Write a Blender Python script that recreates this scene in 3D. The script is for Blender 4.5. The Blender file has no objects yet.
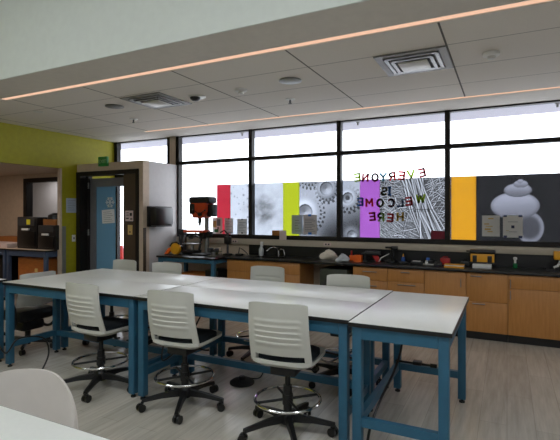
import bpy, bmesh, math, random
import numpy as np
from mathutils import Vector, Matrix

random.seed(7)
rng = np.random.default_rng(11)
PI = math.pi
S = bpy.context.scene
COL = S.collection

# ------------------------------------------------------------------ materials
def lin(c):
    f = lambda v: (v / 12.92) if v <= 0.04045 else ((v + 0.055) / 1.055) ** 2.4
    return tuple(f(v / 255.0) for v in c) + (1.0,)

def new_mat(name):
    m = bpy.data.materials.new(name)
    m.use_nodes = True
    nt = m.node_tree
    return m, nt, nt.nodes['Principled BSDF']

def mat(name, rgb, rough=0.5, metal=0.0, var=0.06, scale=14.0, spec=0.5, stretch=None):
    m, nt, b = new_mat(name)
    b.inputs['Roughness'].default_value = rough
    b.inputs['Metallic'].default_value = metal
    b.inputs['Specular IOR Level'].default_value = spec
    tc = nt.nodes.new('ShaderNodeTexCoord')
    n = nt.nodes.new('ShaderNodeTexNoise')
    n.inputs['Scale'].default_value = scale
    n.inputs['Detail'].default_value = 3
    if stretch:
        mp = nt.nodes.new('ShaderNodeMapping')
        mp.inputs['Scale'].default_value = stretch
        nt.links.new(tc.outputs['Object'], mp.inputs['Vector'])
        nt.links.new(mp.outputs['Vector'], n.inputs['Vector'])
    else:
        nt.links.new(tc.outputs['Object'], n.inputs['Vector'])
    r = nt.nodes.new('ShaderNodeValToRGB')
    c = lin(rgb)
    r.color_ramp.elements[0].position = 0.3
    r.color_ramp.elements[1].position = 0.7
    r.color_ramp.elements[0].color = tuple(max(0, v * (1 - var)) for v in c[:3]) + (1,)
    r.color_ramp.elements[1].color = tuple(min(1, v * (1 + var)) for v in c[:3]) + (1,)
    nt.links.new(n.outputs['Fac'], r.inputs['Fac'])
    nt.links.new(r.outputs['Color'], b.inputs['Base Color'])
    return m

M = {}
M['lime'] = mat('lime_paint', (158, 152, 2), 0.6)
M['beige'] = mat('beige_paint', (196, 178, 158), 0.7)
M['greywall'] = mat('grey_paint', (196, 194, 194), 0.7, var=0.03)
M['white_gyp'] = mat('white_gypsum', (216, 221, 217), 0.8, var=0.02)
M['gyp'] = mat('gypsum_ceiling', (206, 200, 190), 0.85, var=0.03)
M['raceway'] = mat('raceway_beige', (178, 168, 152), 0.5, var=0.03)
M['bronze'] = mat('dark_bronze_frame', (27, 24, 22), 0.5, var=0.08, spec=.3)
M['door_grey'] = mat('door_grey', (112, 112, 116), 0.45, var=0.04)
M['brown_panel'] = mat('brown_panel', (72, 58, 42), 0.5, var=0.08)
M['blue'] = mat('blue_steel', (42, 94, 122), 0.45, var=0.06)
M['blue_dark'] = mat('slate_blue_steel', (66, 82, 108), 0.5, var=0.06)
M['top_white'] = mat('white_laminate', (228, 228, 225), 0.32, var=0.015, scale=60)
M['black'] = mat('black_plastic', (20, 20, 21), 0.4, var=0.1)
M['black_gloss'] = mat('black_gloss', (15, 15, 16), 0.3, var=0.1)
M['rubber'] = mat('black_rubber', (18, 18, 18), 0.75, var=0.1)
M['epoxy'] = mat('black_epoxy', (19, 19, 21), 0.32, var=0.12)
M['grey_plastic'] = mat('pale_grey_plastic', (203, 202, 195), 0.42, var=0.02)
M['shell_white'] = mat('off_white_plastic', (214, 206, 200), 0.4, var=0.02)
M['cushion'] = mat('charcoal_cushion', (18, 26, 34), 0.85, var=0.2, scale=120)
M['chrome'] = mat('chrome', (200, 200, 200), 0.15, 1.0, var=0.02)
M['steel'] = mat('brushed_steel', (150, 150, 150), 0.35, 0.9, var=0.05)
M['grey_metal'] = mat('grey_metal', (128, 128, 124), 0.5, 0.3, var=0.05)
M['dark_grey'] = mat('dark_grey_metal', (60, 60, 62), 0.5, 0.2, var=0.08)
M['red'] = mat('red_plastic', (176, 28, 26), 0.4)
M['orange_red'] = mat('orange_red_paint', (206, 72, 30), 0.4)
M['orange'] = mat('orange_plastic', (238, 104, 24), 0.45)
M['yellow'] = mat('yellow_plastic', (226, 160, 24), 0.45)
M['yellow_note'] = mat('yellow_paper', (226, 214, 40), 0.8)
M['paper'] = mat('white_paper', (226, 226, 224), 0.8, var=0.03)
M['paper_blue'] = mat('bluish_paper', (176, 188, 204), 0.8, var=0.03)
M['paper_pink'] = mat('pinkish_card', (206, 188, 184), 0.8, var=0.03)
M['ink'] = mat('grey_ink', (120, 124, 132), 0.8)
M['ink_dark'] = mat('dark_ink', (40, 42, 50), 0.8)
M['ink_blue'] = mat('blue_tape', (40, 110, 200), 0.6)
M['ink_navy'] = mat('navy_tape', (30, 40, 80), 0.6)
M['ink_tan'] = mat('tan_print', (206, 176, 110), 0.8)
M['cardboard'] = mat('cardboard', (152, 96, 44), 0.8)
M['cloth'] = mat('cream_cloth', (212, 204, 190), 0.9, var=0.08, scale=30)
M['clear'] = mat('clear_plastic', (190, 196, 200), 0.15, var=0.04)
M['blue_plastic'] = mat('blue_plastic', (40, 90, 170), 0.4)
M['green_plastic'] = mat('green_plastic', (30, 120, 70), 0.4)
M['olive'] = mat('olive_panel', (62, 66, 54), 0.6)
M['exit_green'] = mat('exit_sign_green', (36, 140, 60), 0.4)
M['exit_white'] = mat('exit_sign_pale', (150, 200, 150), 0.4)
M['concrete'] = mat('outdoor_concrete', (200, 200, 202), 0.9)
M['soffit_out'] = mat('outdoor_soffit', (168, 168, 180), 0.9, var=0.02)
M['wood_shelf'] = mat('shelf_wood', (176, 104, 44), 0.5, var=0.12, scale=6, stretch=(2, 8, 8))

def wood_mat(name, a, b_, axis):
    m, nt, b = new_mat(name)
    b.inputs['Roughness'].default_value = 0.42
    tc = nt.nodes.new('ShaderNodeTexCoord')
    mp = nt.nodes.new('ShaderNodeMapping')
    mp.inputs['Scale'].default_value = axis
    n = nt.nodes.new('ShaderNodeTexNoise')
    n.inputs['Scale'].default_value = 5
    n.inputs['Detail'].default_value = 6
    n.inputs['Roughness'].default_value = 0.65
    r = nt.nodes.new('ShaderNodeValToRGB')
    r.color_ramp.elements[0].position = 0.3
    r.color_ramp.elements[1].position = 0.72
    r.color_ramp.elements[0].color = lin(a)
    r.color_ramp.elements[1].color = lin(b_)
    nt.links.new(tc.outputs['Object'], mp.inputs['Vector'])
    nt.links.new(mp.outputs['Vector'], n.inputs['Vector'])
    nt.links.new(n.outputs['Fac'], r.inputs['Fac'])
    nt.links.new(r.outputs['Color'], b.inputs['Base Color'])
    return m
M['maple'] = wood_mat('maple_veneer', (176, 118, 60), (196, 138, 76), (9, 9, 0.8))

def floor_mat():
    m, nt, b = new_mat('vinyl_plank_floor')
    L = nt.links.new
    tc = nt.nodes.new('ShaderNodeTexCoord')
    mp = nt.nodes.new('ShaderNodeMapping'); mp.inputs['Scale'].default_value = (11, 0.9, 1)
    n = nt.nodes.new('ShaderNodeTexNoise'); n.inputs['Scale'].default_value = 2.2
    n.inputs['Detail'].default_value = 5; n.inputs['Roughness'].default_value = 0.6
    r = nt.nodes.new('ShaderNodeValToRGB')
    r.color_ramp.elements[0].position = 0.28; r.color_ramp.elements[1].position = 0.72
    r.color_ramp.elements[0].color = lin((184, 177, 166)); r.color_ramp.elements[1].color = lin((212, 205, 195))
    L(tc.outputs['Object'], mp.inputs['Vector']); L(mp.outputs['Vector'], n.inputs['Vector']); L(n.outputs['Fac'], r.inputs['Fac'])
    mp2 = nt.nodes.new('ShaderNodeMapping'); mp2.inputs['Rotation'].default_value = (0, 0, PI / 2)
    br = nt.nodes.new('ShaderNodeTexBrick')
    br.inputs['Scale'].default_value = 1.0; br.inputs['Brick Width'].default_value = 1.2; br.inputs['Row Height'].default_value = 0.18
    br.inputs['Mortar Size'].default_value = 0.0025
    br.inputs['Color1'].default_value = (1, 1, 1, 1); br.inputs['Color2'].default_value = (0.87, 0.87, 0.87, 1); br.inputs['Mortar'].default_value = (0.72, 0.72, 0.72, 1)
    L(tc.outputs['Object'], mp2.inputs['Vector']); L(mp2.outputs['Vector'], br.inputs['Vector'])
    mx = nt.nodes.new('ShaderNodeMix'); mx.data_type = 'RGBA'; mx.blend_type = 'MULTIPLY'; mx.inputs['Factor'].default_value = 1.0
    L(r.outputs['Color'], mx.inputs['A']); L(br.outputs['Color'], mx.inputs['B']); L(mx.outputs['Result'], b.inputs['Base Color'])
    b.inputs['Roughness'].default_value = 0.22
    return m
M['floor'] = floor_mat()

def tile_mat():
    # acoustic panels 1.22 x 0.61 m with a thin dark reveal, laid out in room coordinates
    m, nt, b = new_mat('acoustic_ceiling_panels')
    L = nt.links.new
    tc = nt.nodes.new('ShaderNodeTexCoord')
    sp = nt.nodes.new('ShaderNodeSeparateXYZ'); L(tc.outputs['Object'], sp.inputs['Vector'])
    def line(out, off, per, w):
        a = nt.nodes.new('ShaderNodeMath'); a.operation = 'SUBTRACT'; L(out, a.inputs[0]); a.inputs[1].default_value = off
        p = nt.nodes.new('ShaderNodeMath'); p.operation = 'PINGPONG'; L(a.outputs[0], p.inputs[0]); p.inputs[1].default_value = per / 2
        g = nt.nodes.new('ShaderNodeMath'); g.operation = 'LESS_THAN'; L(p.outputs[0], g.inputs[0]); g.inputs[1].default_value = w
        return g.outputs[0]
    lx = line(sp.outputs['X'], -0.44, 1.22, 0.008)
    ly = line(sp.outputs['Y'], 3.885, 0.612, 0.004)
    mx = nt.nodes.new('ShaderNodeMath'); mx.operation = 'MAXIMUM'; L(lx, mx.inputs[0]); L(ly, mx.inputs[1])
    n = nt.nodes.new('ShaderNodeTexNoise'); n.inputs['Scale'].default_value = 90; L(tc.outputs['Object'], n.inputs['Vector'])
    r = nt.nodes.new('ShaderNodeValToRGB')
    r.color_ramp.elements[0].color = lin((212, 206, 196)); r.color_ramp.elements[1].color = lin((222, 216, 206))
    L(n.outputs['Fac'], r.inputs['Fac'])
    c = nt.nodes.new('ShaderNodeMix'); c.data_type = 'RGBA'; L(mx.outputs[0], c.inputs['Factor'])
    L(r.outputs['Color'], c.inputs['A']); c.inputs['B'].default_value = lin((92, 88, 82))
    L(c.outputs['Result'], b.inputs['Base Color']); b.inputs['Roughness'].default_value = 0.9
    return m
M['tiles'] = tile_mat()

def emit_mat(name, rgb, k):
    m = bpy.data.materials.new(name); m.use_nodes = True
    nt = m.node_tree; nt.nodes.clear()
    o = nt.nodes.new('ShaderNodeOutputMaterial'); e = nt.nodes.new('ShaderNodeEmission')
    e.inputs['Color'].default_value = lin(rgb); e.inputs['Strength'].default_value = k
    nt.links.new(e.outputs[0], o.inputs[0])
    return m
M['strip'] = emit_mat('warm_strip_lamp', (255, 206, 176), 0.6)
M['strip_fill'] = emit_mat('added_strip_glow', (240, 246, 248), 23.0)  # glow of the added strips behind the camera
M['spot'] = emit_mat('warm_downlight', (255, 214, 160), 2.0)

def glass_mat(name, tint, ior=1.45):
    m = bpy.data.materials.new(name); m.use_nodes = True
    nt = m.node_tree; nt.nodes.clear(); L = nt.links.new
    o = nt.nodes.new('ShaderNodeOutputMaterial'); t = nt.nodes.new('ShaderNodeBsdfTransparent'); g = nt.nodes.new('ShaderNodeBsdfGlossy')
    t.inputs['Color'].default_value = tint; g.inputs['Roughness'].default_value = 0.02
    f = nt.nodes.new('ShaderNodeFresnel'); f.inputs['IOR'].default_value = ior
    x = nt.nodes.new('ShaderNodeMixShader')
    ge = nt.nodes.new('ShaderNodeNewGeometry'); sb = nt.nodes.new('ShaderNodeMath'); sb.operation = 'SUBTRACT'; sb.inputs[0].default_value = 1.0
    mu = nt.nodes.new('ShaderNodeMath'); mu.operation = 'MULTIPLY'
    L(ge.outputs['Backfacing'], sb.inputs[1]); L(f.outputs[0], mu.inputs[0]); L(sb.outputs[0], mu.inputs[1])   # only the entry face mirrors
    L(mu.outputs[0], x.inputs[0]); L(t.outputs[0], x.inputs[1]); L(g.outputs[0], x.inputs[2]); L(x.outputs[0], o.inputs[0])
    return m
M['glass'] = glass_mat('window_glass', (0.93, 0.94, 0.96, 1))
M['glass_blue'] = glass_mat('blue_film_glass', (0.10, 0.26, 0.40, 1))

def film_mat(name, rgb=None, attr=None, tr=0.6):
    m = bpy.data.materials.new(name); m.use_nodes = True
    nt = m.node_tree; nt.nodes.clear(); L = nt.links.new
    o = nt.nodes.new('ShaderNodeOutputMaterial'); d = nt.nodes.new('ShaderNodeBsdfDiffuse'); t = nt.nodes.new('ShaderNodeBsdfTranslucent')
    x = nt.nodes.new('ShaderNodeMixShader'); x.inputs[0].default_value = tr
    if attr:
        a = nt.nodes.new('ShaderNodeAttribute'); a.attribute_name = attr
        L(a.outputs['Color'], d.inputs['Color']); L(a.outputs['Color'], t.inputs['Color'])
    else:
        n = nt.nodes.new('ShaderNodeTexNoise'); n.inputs['Scale'].default_value = 3.0
        tc = nt.nodes.new('ShaderNodeTexCoord'); L(tc.outputs['Object'], n.inputs['Vector'])
        r = nt.nodes.new('ShaderNodeValToRGB'); c = tuple(.88 * v ** .5 for v in lin(rgb)[:3]) + (1,)   # light passes both faces of the sheet
        r.color_ramp.elements[0].color = tuple(v * 0.95 for v in c[:3]) + (1,); r.color_ramp.elements[1].color = c
        L(n.outputs['Fac'], r.inputs['Fac']); L(r.outputs['Color'], d.inputs['Color']); L(r.outputs['Color'], t.inputs['Color'])
    L(d.outputs[0], x.inputs[1]); L(t.outputs[0], x.inputs[2]); L(x.outputs[0], o.inputs[0])
    return m
M['print'] = film_mat('printed_window_film', attr='print')

# ------------------------------------------------------------------ mesh builder
class MB:
    def __init__(s): s.v = []; s.f = []; s.m = []
    def add(s, vs, fs, m=0):
        o = len(s.v); s.v += [tuple(v) for v in vs]
        s.f += [tuple(i + o for i in f) for f in fs]; s.m += [m] * len(fs); return s
    def box(s, x0, x1, y0, y1, z0, z1, m=0, bev=0.0, rot=None):
        bm = bmesh.new(); bmesh.ops.create_cube(bm, size=1)
        sx, sy, sz = x1 - x0, y1 - y0, z1 - z0
        c = Vector(((x0 + x1) / 2, (y0 + y1) / 2, (z0 + z1) / 2))
        for v in bm.verts: v.co = Vector((v.co.x * sx, v.co.y * sy, v.co.z * sz))
        if bev > 0: bmesh.ops.bevel(bm, geom=list(bm.edges), offset=min(bev, 0.45 * min(abs(sx), abs(sy), abs(sz))), segments=2, affect='EDGES', profile=0.5)
        bm.verts.index_update()
        vs = []
        for v in bm.verts:
            p = v.co.copy()
            if rot is not None: p = rot @ p
            vs.append(p + c)
        fs = [[v.index for v in f.verts] for f in bm.faces]; bm.free()
        return s.add(vs, fs, m)
    def cyl(s, p0, p1, r0, r1=None, seg=14, m=0):
        r1 = r0 if r1 is None else r1
        p0, p1 = Vector(p0), Vector(p1); d = (p1 - p0).normalized()
        a = d.orthogonal().normalized(); b = d.cross(a)
        vs = []
        for p, r in ((p0, r0), (p1, r1)):
            for i in range(seg):
                t = 2 * PI * i / seg; vs.append(p + a * math.cos(t) * r + b * math.sin(t) * r)
        fs = [(i, (i + 1) % seg, seg + (i + 1) % seg, seg + i) for i in range(seg)]
        fs += [tuple(range(seg - 1, -1, -1)), tuple(range(seg, 2 * seg))]
        return s.add(vs, fs, m)
    def tube(s, pts, r, seg=8, m=0, closed=False):
        P = [Vector(p) for p in pts]; n = len(P); vs = []; fs = []; prev = None
        for i in range(n):
            if closed: d = (P[(i + 1) % n] - P[i - 1])
            else: d = P[min(i + 1, n - 1)] - P[max(i - 1, 0)]
            d.normalize()
            a = d.orthogonal().normalized() if prev is None else (prev - d * prev.dot(d)).normalized()
            prev = a; b = d.cross(a)
            for k in range(seg):
                t = 2 * PI * k / seg; vs.append(P[i] + a * math.cos(t) * r + b * math.sin(t) * r)
        for i in range(n if closed else n - 1):
            j = (i + 1) % n
            for k in range(seg): fs.append((i * seg + k, i * seg + (k + 1) % seg, j * seg + (k + 1) % seg, j * seg + k))
        if not closed: fs += [tuple(range(seg - 1, -1, -1)), tuple((n - 1) * seg + k for k in range(seg))]
        return s.add(vs, fs, m)
    def ring(s, c, R, r, axis='z', n=36, seg=8, m=0, a0=0, a1=2 * PI):
        full = abs(a1 - a0 - 2 * PI) < 1e-6; pts = []
        for i in range(n if full else n + 1):
            t = a0 + (a1 - a0) * i / n; x, y = R * math.cos(t), R * math.sin(t)
            pts.append({'z': (c[0] + x, c[1] + y, c[2]), 'x': (c[0], c[1] + x, c[2] + y), 'y': (c[0] + x, c[1], c[2] + y)}[axis])
        return s.tube(pts, r, seg, m, full)
    def lathe(s, prof, c=(0, 0, 0), seg=20, m=0, axis='z'):
        vs = []; n = len(prof)
        for r, z in prof:
            for k in range(seg):
                t = 2 * PI * k / seg; x, y = r * math.cos(t), r * math.sin(t)
                vs.append({'z': (c[0] + x, c[1] + y, c[2] + z), 'y': (c[0] + x, c[1] + z, c[2] + y), 'x': (c[0] + z, c[1] + x, c[2] + y)}[axis])
        fs = []
        for i in range(n - 1):
            for k in range(seg): fs.append((i * seg + k, i * seg + (k + 1) % seg, (i + 1) * seg + (k + 1) % seg, (i + 1) * seg + k))
        fs += [tuple(range(seg - 1, -1, -1)), tuple((n - 1) * seg + k for k in range(seg))]
        return s.add(vs, fs, m)
    def prism(s, poly, t0, t1, plane='xz', m=0):
        n = len(poly); mk = {'xz': lambda p, t: (p[0], t, p[1]), 'xy': lambda p, t: (p[0], p[1], t), 'yz': lambda p, t: (t, p[0], p[1])}[plane]
        vs = [mk(p, t0) for p in poly] + [mk(p, t1) for p in poly]
        fs = [tuple(range(n)), tuple(range(2 * n - 1, n - 1, -1))] + [(i, n + i, n + (i + 1) % n, (i + 1) % n) for i in range(n)]
        return s.add(vs, fs, m)
    def sheet(s, fn, nu, nv, th, keep=None, m=0):
        # a curved plate: fn(u,v) -> (point, normal); faces for which keep(u,v) is false are open
        P = {}; N = {}
        for i in range(nu + 1):
            for j in range(nv + 1):
                p, n = fn(i / nu, j / nv); P[i, j] = Vector(p); N[i, j] = Vector(n).normalized()
        on = {(i, j) for i in range(nu) for j in range(nv) if keep is None or keep((i + .5) / nu, (j + .5) / nv)}
        idx = {}; vs = []
        def g(i, j, k):
            if (i, j, k) not in idx:
                idx[i, j, k] = len(vs); vs.append(P[i, j] + N[i, j] * (th / 2 if k else -th / 2))
            return idx[i, j, k]
        fs = []
        for i, j in on:
            fs.append((g(i, j, 1), g(i + 1, j, 1), g(i + 1, j + 1, 1), g(i, j + 1, 1)))
            fs.append((g(i, j + 1, 0), g(i + 1, j + 1, 0), g(i + 1, j, 0), g(i, j, 0)))
            for (di, dj), (a, b) in {(-1, 0): ((i, j + 1), (i, j)), (1, 0): ((i + 1, j), (i + 1, j + 1)), (0, -1): ((i, j), (i + 1, j)), (0, 1): ((i + 1, j + 1), (i, j + 1))}.items():
                if (i + di, j + dj) not in on: fs.append((g(*a, 0), g(*b, 0), g(*b, 1), g(*a, 1)))
        return s.add(vs, fs, m)
    def build(s, name, mats, parent=None, loc=None, rz=0.0, smooth=35):
        me = bpy.data.meshes.new(name); me.from_pydata(s.v, [], s.f)
        for mm in (mats if isinstance(mats, (list, tuple)) else [mats]): me.materials.append(mm)
        me.polygons.foreach_set('material_index', s.m)
        bm = bmesh.new(); bm.from_mesh(me); bmesh.ops.recalc_face_normals(bm, faces=bm.faces); bm.to_mesh(me); bm.free()
        me.polygons.foreach_set('use_smooth', [True] * len(me.polygons)); me.set_sharp_from_angle(angle=math.radians(smooth))
        o = bpy.data.objects.new(name, me); COL.objects.link(o)
        if parent is not None: o.parent = parent
        if loc is not None: o.location = loc
        if rz: o.rotation_euler = (0, 0, rz)
        return o

def tag(o, label, cat, group=None):
    o['label'] = label; o['category'] = cat
    if group: o['group'] = group
    return o
def thing(name, label, cat, loc=(0, 0, 0), rz=0.0, group=None):
    o = bpy.data.objects.new(name, None); COL.objects.link(o); o.location = loc; o.rotation_euler = (0, 0, rz)
    o.empty_display_size = 0.1
    return tag(o, label, cat, group)
def solo(name, label, cat, mb, mats, loc=(0, 0, 0), rz=0.0, group=None, smooth=35):
    return tag(mb.build(name, mats, None, loc, rz, smooth), label, cat, group)
def struct(name, mb, mats, parent=None):
    o = mb.build(name, mats, parent)
    if parent is None: o['kind'] = 'structure'
    return o
def dup(root, loc, rz, label, group=None):
    r = root.copy(); COL.objects.link(r); r.location = loc; r.rotation_euler = (0, 0, rz); r['label'] = label
    if group: r['group'] = group
    for ch in list(root.children):
        c = ch.copy(); COL.objects.link(c); c.parent = r
        for g in list(ch.children):
            d = g.copy(); COL.objects.link(d); d.parent = c
    return r

# ------------------------------------------------------------------ the room
CZ = 2.88            # lower ceiling
HZ = 3.95            # ceiling of the taller near part
WX, EX = -6.78, 3.6  # left (lime) and right wall
BY = -4.0            # wall behind the camera
GY = 6.40            # window wall
struct('floor', MB().box(-10.2, EX + .2, BY - .2, 7.3, -0.1, 0.0), M['floor'])
struct('ground', MB().box(-14, 9, 7.3, 40, -0.12, -0.02), M['concrete'])['label'] = 'pale outdoor paving beyond the windows'
struct('ceiling', MB().box(WX - .2, EX + .2, 3.40, 5.69, CZ, CZ + .12), M['tiles'])
struct('trim_1', MB().box(WX - .2, EX + .2, 5.79, 6.5, CZ, CZ + .12).box(WX - .2, -5.42, 5.69, 5.79, CZ, CZ + .12), M['gyp'])
# stepped edge of the taller ceiling: level band beside the first light strip and the white drop above it
struct('trim_2', MB().box(WX - .2, EX + .2, 2.85, 3.30, CZ, CZ + .12).box(WX - .2, -5.42, 3.30, 3.40, CZ, CZ + .12), M['gyp'])
struct('trim_3', MB().box(WX - .2, EX + .2, 2.835, 2.849, CZ, HZ + .1), M['white_gyp'])
struct('trim_4', MB().box(WX - .2, EX + .2, BY - .2, 2.834, HZ, HZ + .12), M['white_gyp'])
struct('wall_right', MB().box(EX, EX + .2, BY - .2, GY + .1, 0, HZ), M['greywall'])
struct('wall_rear', MB().box(WX, EX, BY - .2, BY, 0, HZ), M['greywall'])
# lime wall with its wide opening to the side bay
lw = MB().box(WX - .07, WX, BY, 2.3, 0, HZ).box(WX - .07, WX, 2.3, 5.2, 2.28, HZ).box(WX - .07, WX, 5.2, 6.44, 0, HZ)
struct('wall_left', lw, M['lime'])
struct('trim_5', MB().box(WX - .075, WX - .001, 5.17, 5.199, 0, 2.279).box(WX - .075, WX - .001, 2.301, 2.33, 0, 2.279).box(WX - .08, WX - .071, 5.2, 5.72, 0, 2.279), M['beige'])
# side bay
struct('ceiling_bay', MB().box(-10.2, WX - .001, 2.1, 5.9, 2.281, 2.36), M['beige'])
bw = MB().box(-10.2, -8.57, 5.72, 5.84, 0, 2.28).box(-8.57, -7.52, 5.72, 5.84, 0, 1.0).box(-8.57, -7.52, 5.72, 5.84, 2.2, 2.28).box(-7.52, WX - .081, 5.72, 5.84, 0, 2.28)
struct('wall_bay', bw, M['beige'])
struct('wall_bay_left', MB().box(-10.2, -10.08, 2.1, 5.72, 0, 2.28).box(-10.08, WX - .08, 2.1, 2.22, 0, 2.28), M['beige'])
w7 = MB().box(-8.57, -8.48, 5.70, 5.84, 1.0, 2.2).box(-7.56, -7.52, 5.70, 5.84, 1.0, 2.2).box(-8.48, -7.56, 5.70, 5.84, 2.12, 2.2).box(-8.48, -7.56, 5.70, 5.84, 1.0, 1.06)
w7o = struct('window_7', w7, M['bronze'])
MB().box(-8.48, -7.56, 5.775, 5.78, 1.06, 2.12).build('pane', M['glass'], w7o)
# passage behind that inner window
struct('wall_passage', MB().box(-10.2, -7.5, 6.7, 6.8, 0, 2.4).box(-10.3, -10.2, 5.84, 6.8, 0, 2.4).box(-7.5, -7.42, 5.84, 6.8, 0, 2.4), M['greywall'])
struct('ceiling_passage', MB().box(-10.2, -7.5, 5.86, 6.7, 2.3, 2.4), M['white_gyp'])

# entrance vestibule
FX, FY, FZ = -5.24, 5.50, 2.37
MBX = MB().box(WX, FX, FY, FY + .14, 2.235, FZ).box(-5.325, FX, FY, FY + .14, 0, 2.235)
struct('wall_entry_front', MBX, M['beige'])
struct('wall_entry_side', MB().box(-5.36, FX, FY + .14, 6.42, 0, FZ), M['greywall'])
struct('ceiling_entry', MB().box(WX, -5.36, FY + .14, 6.42, FZ - .1, FZ), M['greywall'])
dfr = MB().box(WX + .001, -6.68, FY - .02, FY + .13, 0, 2.235).box(WX + .001, -6.665, FY + .13, 5.73, 0, 2.235).box(-5.385, -5.325, FY - .02, FY + .13, 0, 2.235).box(-6.68, -5.385, FY - .02, FY + .13, 2.165, 2.235)
d1 = struct('door_1', dfr, M['bronze'])
lf = MB()
LX0, LX1, LY = -6.66, -5.64, 5.68
lf.box(LX0, LX0 + .14, LY, LY + .045, .01, 2.13).box(LX1 - .12, LX1, LY, LY + .045, .01, 2.13).box(LX0 + .14, LX1 - .12, LY, LY + .045, 1.98, 2.13).box(LX0 + .14, LX1 - .12, LY, LY + .045, .01, .28)
leaf = lf.build('door_leaf', M['door_grey'], d1)
MB().box(LX0 + .14, LX0 + .60, LY + .018, LY + .024, .28, 1.98).build('blue_glass', film_mat('blue_door_film', (66, 106, 128), tr=.5), leaf)
MB().box(LX0 + .60, LX1 - .12, LY + .018, LY + .024, .28, 1.98).build('clear_glass', M['glass'], leaf)
hg = MB()
for z in (.3, 1.12, 1.95): hg.cyl((-6.672, FY + .15, z), (-6.672, FY + .15, z + .11), .012).box(-6.70, -6.665, FY + .13, FY + .18, z, z + .11)
hg.build('hinge', M['steel'], d1)
MB().box(-5.72, -5.385, FY + .05, FY + .10, 0, 2.165).build('side_panel', M['brown_panel'], d1)
# outer glazing of the vestibule
w8 = MB().box(WX, -5.36, 6.36, 6.44, 2.17, 2.27).box(WX, WX + .06, 6.36, 6.44, 0, 2.17).box(-5.42, -5.36, 6.36, 6.44, 0, 2.17).box(WX + .06, -5.42, 6.36, 6.44, 0, .1)
w8o = struct('window_8', w8, M['bronze'])
MB().box(WX + .06, -5.42, 6.402, 6.408, .1, 2.17).build('pane', M['glass'], w8o)

# window wall
SILL, TR0, TR1 = 1.10, 2.376, 2.432
MULL = [-5.235, -3.735, -2.222, -.708, .806, 2.32]
for i in range(5):
    a, b = MULL[i], MULL[i + 1]
    fr = MB()
    la = a if i == 0 else a
    fr.box(a - (.035 if i == 0 else 0), a + .032, 6.34, 6.44, SILL, CZ).box(b - .032, b, 6.34, 6.44, SILL, CZ)
    fr.box(a + .032, b - .032, 6.35, 6.44, SILL, SILL + .062).box(a + .032, b - .032, 6.35, 6.44, TR0, TR1).box(a + .032, b - .032, 6.36, 6.44, CZ - .02, CZ)
    w = struct('window_%d' % (i + 1), fr, M['bronze'])
    MB().box(a + .032, b - .032, 6.425, 6.431, SILL + .062, TR0).build('pane', M['glass'], w)
    MB().box(a + .032, b - .032, 6.425, 6.431, TR1, CZ - .02).build('pane', M['glass'], w)
fr = MB().box(-6.78, -6.70, 6.34, 6.44, FZ, CZ).box(-5.47, -5.40, 6.34, 6.44, FZ, CZ).box(-6.70, -5.47, 6.36, 6.44, CZ - .02, CZ).box(-6.70, -5.47, 6.36, 6.44, FZ, FZ + .05)
w = struct('window_6', fr, M['bronze'])
MB().box(-6.70, -5.47, 6.425, 6.431, FZ + .05, CZ - .02).build('pane', M['glass'], w)
struct('wall_back', MB().box(-5.40, -5.271, 6.33, 6.5, 0, CZ).box(-5.271, 2.4, 6.385, 6.5, 0, SILL).box(2.325, EX, 6.385, 6.5, SILL, CZ).box(2.4, EX, 6.385, 6.5, 0, SILL), M['beige'])
rw = struct('trim_7', MB().box(-5.24, EX, 6.32, 6.384, 1.005, 1.095, bev=.004), M['raceway'])
for X in (-4.02, -2.39, .62): MB().box(X - .06, X + .06, 6.314, 6.32, 1.03, 1.075).box(X - .035, X - .01, 6.312, 6.314, 1.04, 1.062, m=1).box(X + .01, X + .035, 6.312, 6.314, 1.04, 1.062, m=1).build('outlet', [M['paper_pink'], M['dark_grey']], rw)
struct('roof_overhang', MB().box(-9, 5, 6.5, 7.75, 3.0, 3.2), M['soffit_out'])
# concealed sprinklers under the overhang
def ext_sprinkler(X, lab):
    solo('outdoor_sprinkler', lab, 'sprinkler', MB().cyl((0, 0, 0), (0, 0, -.04), .03).cyl((0, 0, -.04), (0, 0, -.08), .015), M['grey_metal'], (X, 7.0, 3.0), group='sprinklers under the outdoor overhang')
ext_sprinkler(-4.29, 'small grey sprinkler under outdoor overhang seen through leftmost wide upper pane')
ext_sprinkler(-2.13, 'small grey sprinkler under outdoor overhang above the mirrored letters')
ext_sprinkler(.60, 'small grey sprinkler under outdoor overhang above the shell mural')

# ------------------------------------------------------------------ ceiling things
def strip(Y, X0, X1, lab):
    t = thing('strip_light', lab, 'ceiling light', ((X0 + X1) / 2, Y, CZ))
    h = (X1 - X0) / 2
    MB().box(-h, h, -.038, .038, .006, .016).build('diffuser', M['strip'], t)
    MB().box(-h, h, -.048, -.038, 0, .06).box(-h, h, .038, .048, 0, .06).box(-h, h, -.048, .048, .05, .06).build('housing', M['gyp'], t)
strip(3.35, -5.42, 3.5, 'long recessed warm strip light beside the white bulkhead')
strip(5.74, -5.42, 3.5, 'long recessed warm strip light running along the window wall')
def diffuser(X, Y, lab):
    t = thing('air_diffuser', lab, 'ceiling vent', (X, Y, CZ), 0, 'square ceiling air diffusers')
    h = .30
    MB().box(-h, h, -h, -h + .06, -.012, -.001).box(-h, h, h - .06, h, -.012, -.001).box(-h, -h + .06, -h + .06, h - .06, -.012, -.001).box(h - .06, h, -h + .06, h - .06, -.012, -.001).build('frame', M['grey_metal'], t)
    MB().box(-h + .06, h - .06, -h + .06, h - .06, -.004, -.001).build('throat', M['black'], t)
    c = MB()
    for r, z in ((.215, -.02), (.165, -.03)):
        for sx in (-1, 1):
            c.box(sx * r - .015, sx * r + .015, -r, r, z, z + .012); c.box(-r, r, sx * r - .015, sx * r + .015, z, z + .012)
    c.build('louver', M['steel'], t)
    MB().box(-.125, .125, -.125, .125, -.04, -.028, bev=.004).build('plaque', M['grey_plastic'], t)
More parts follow.
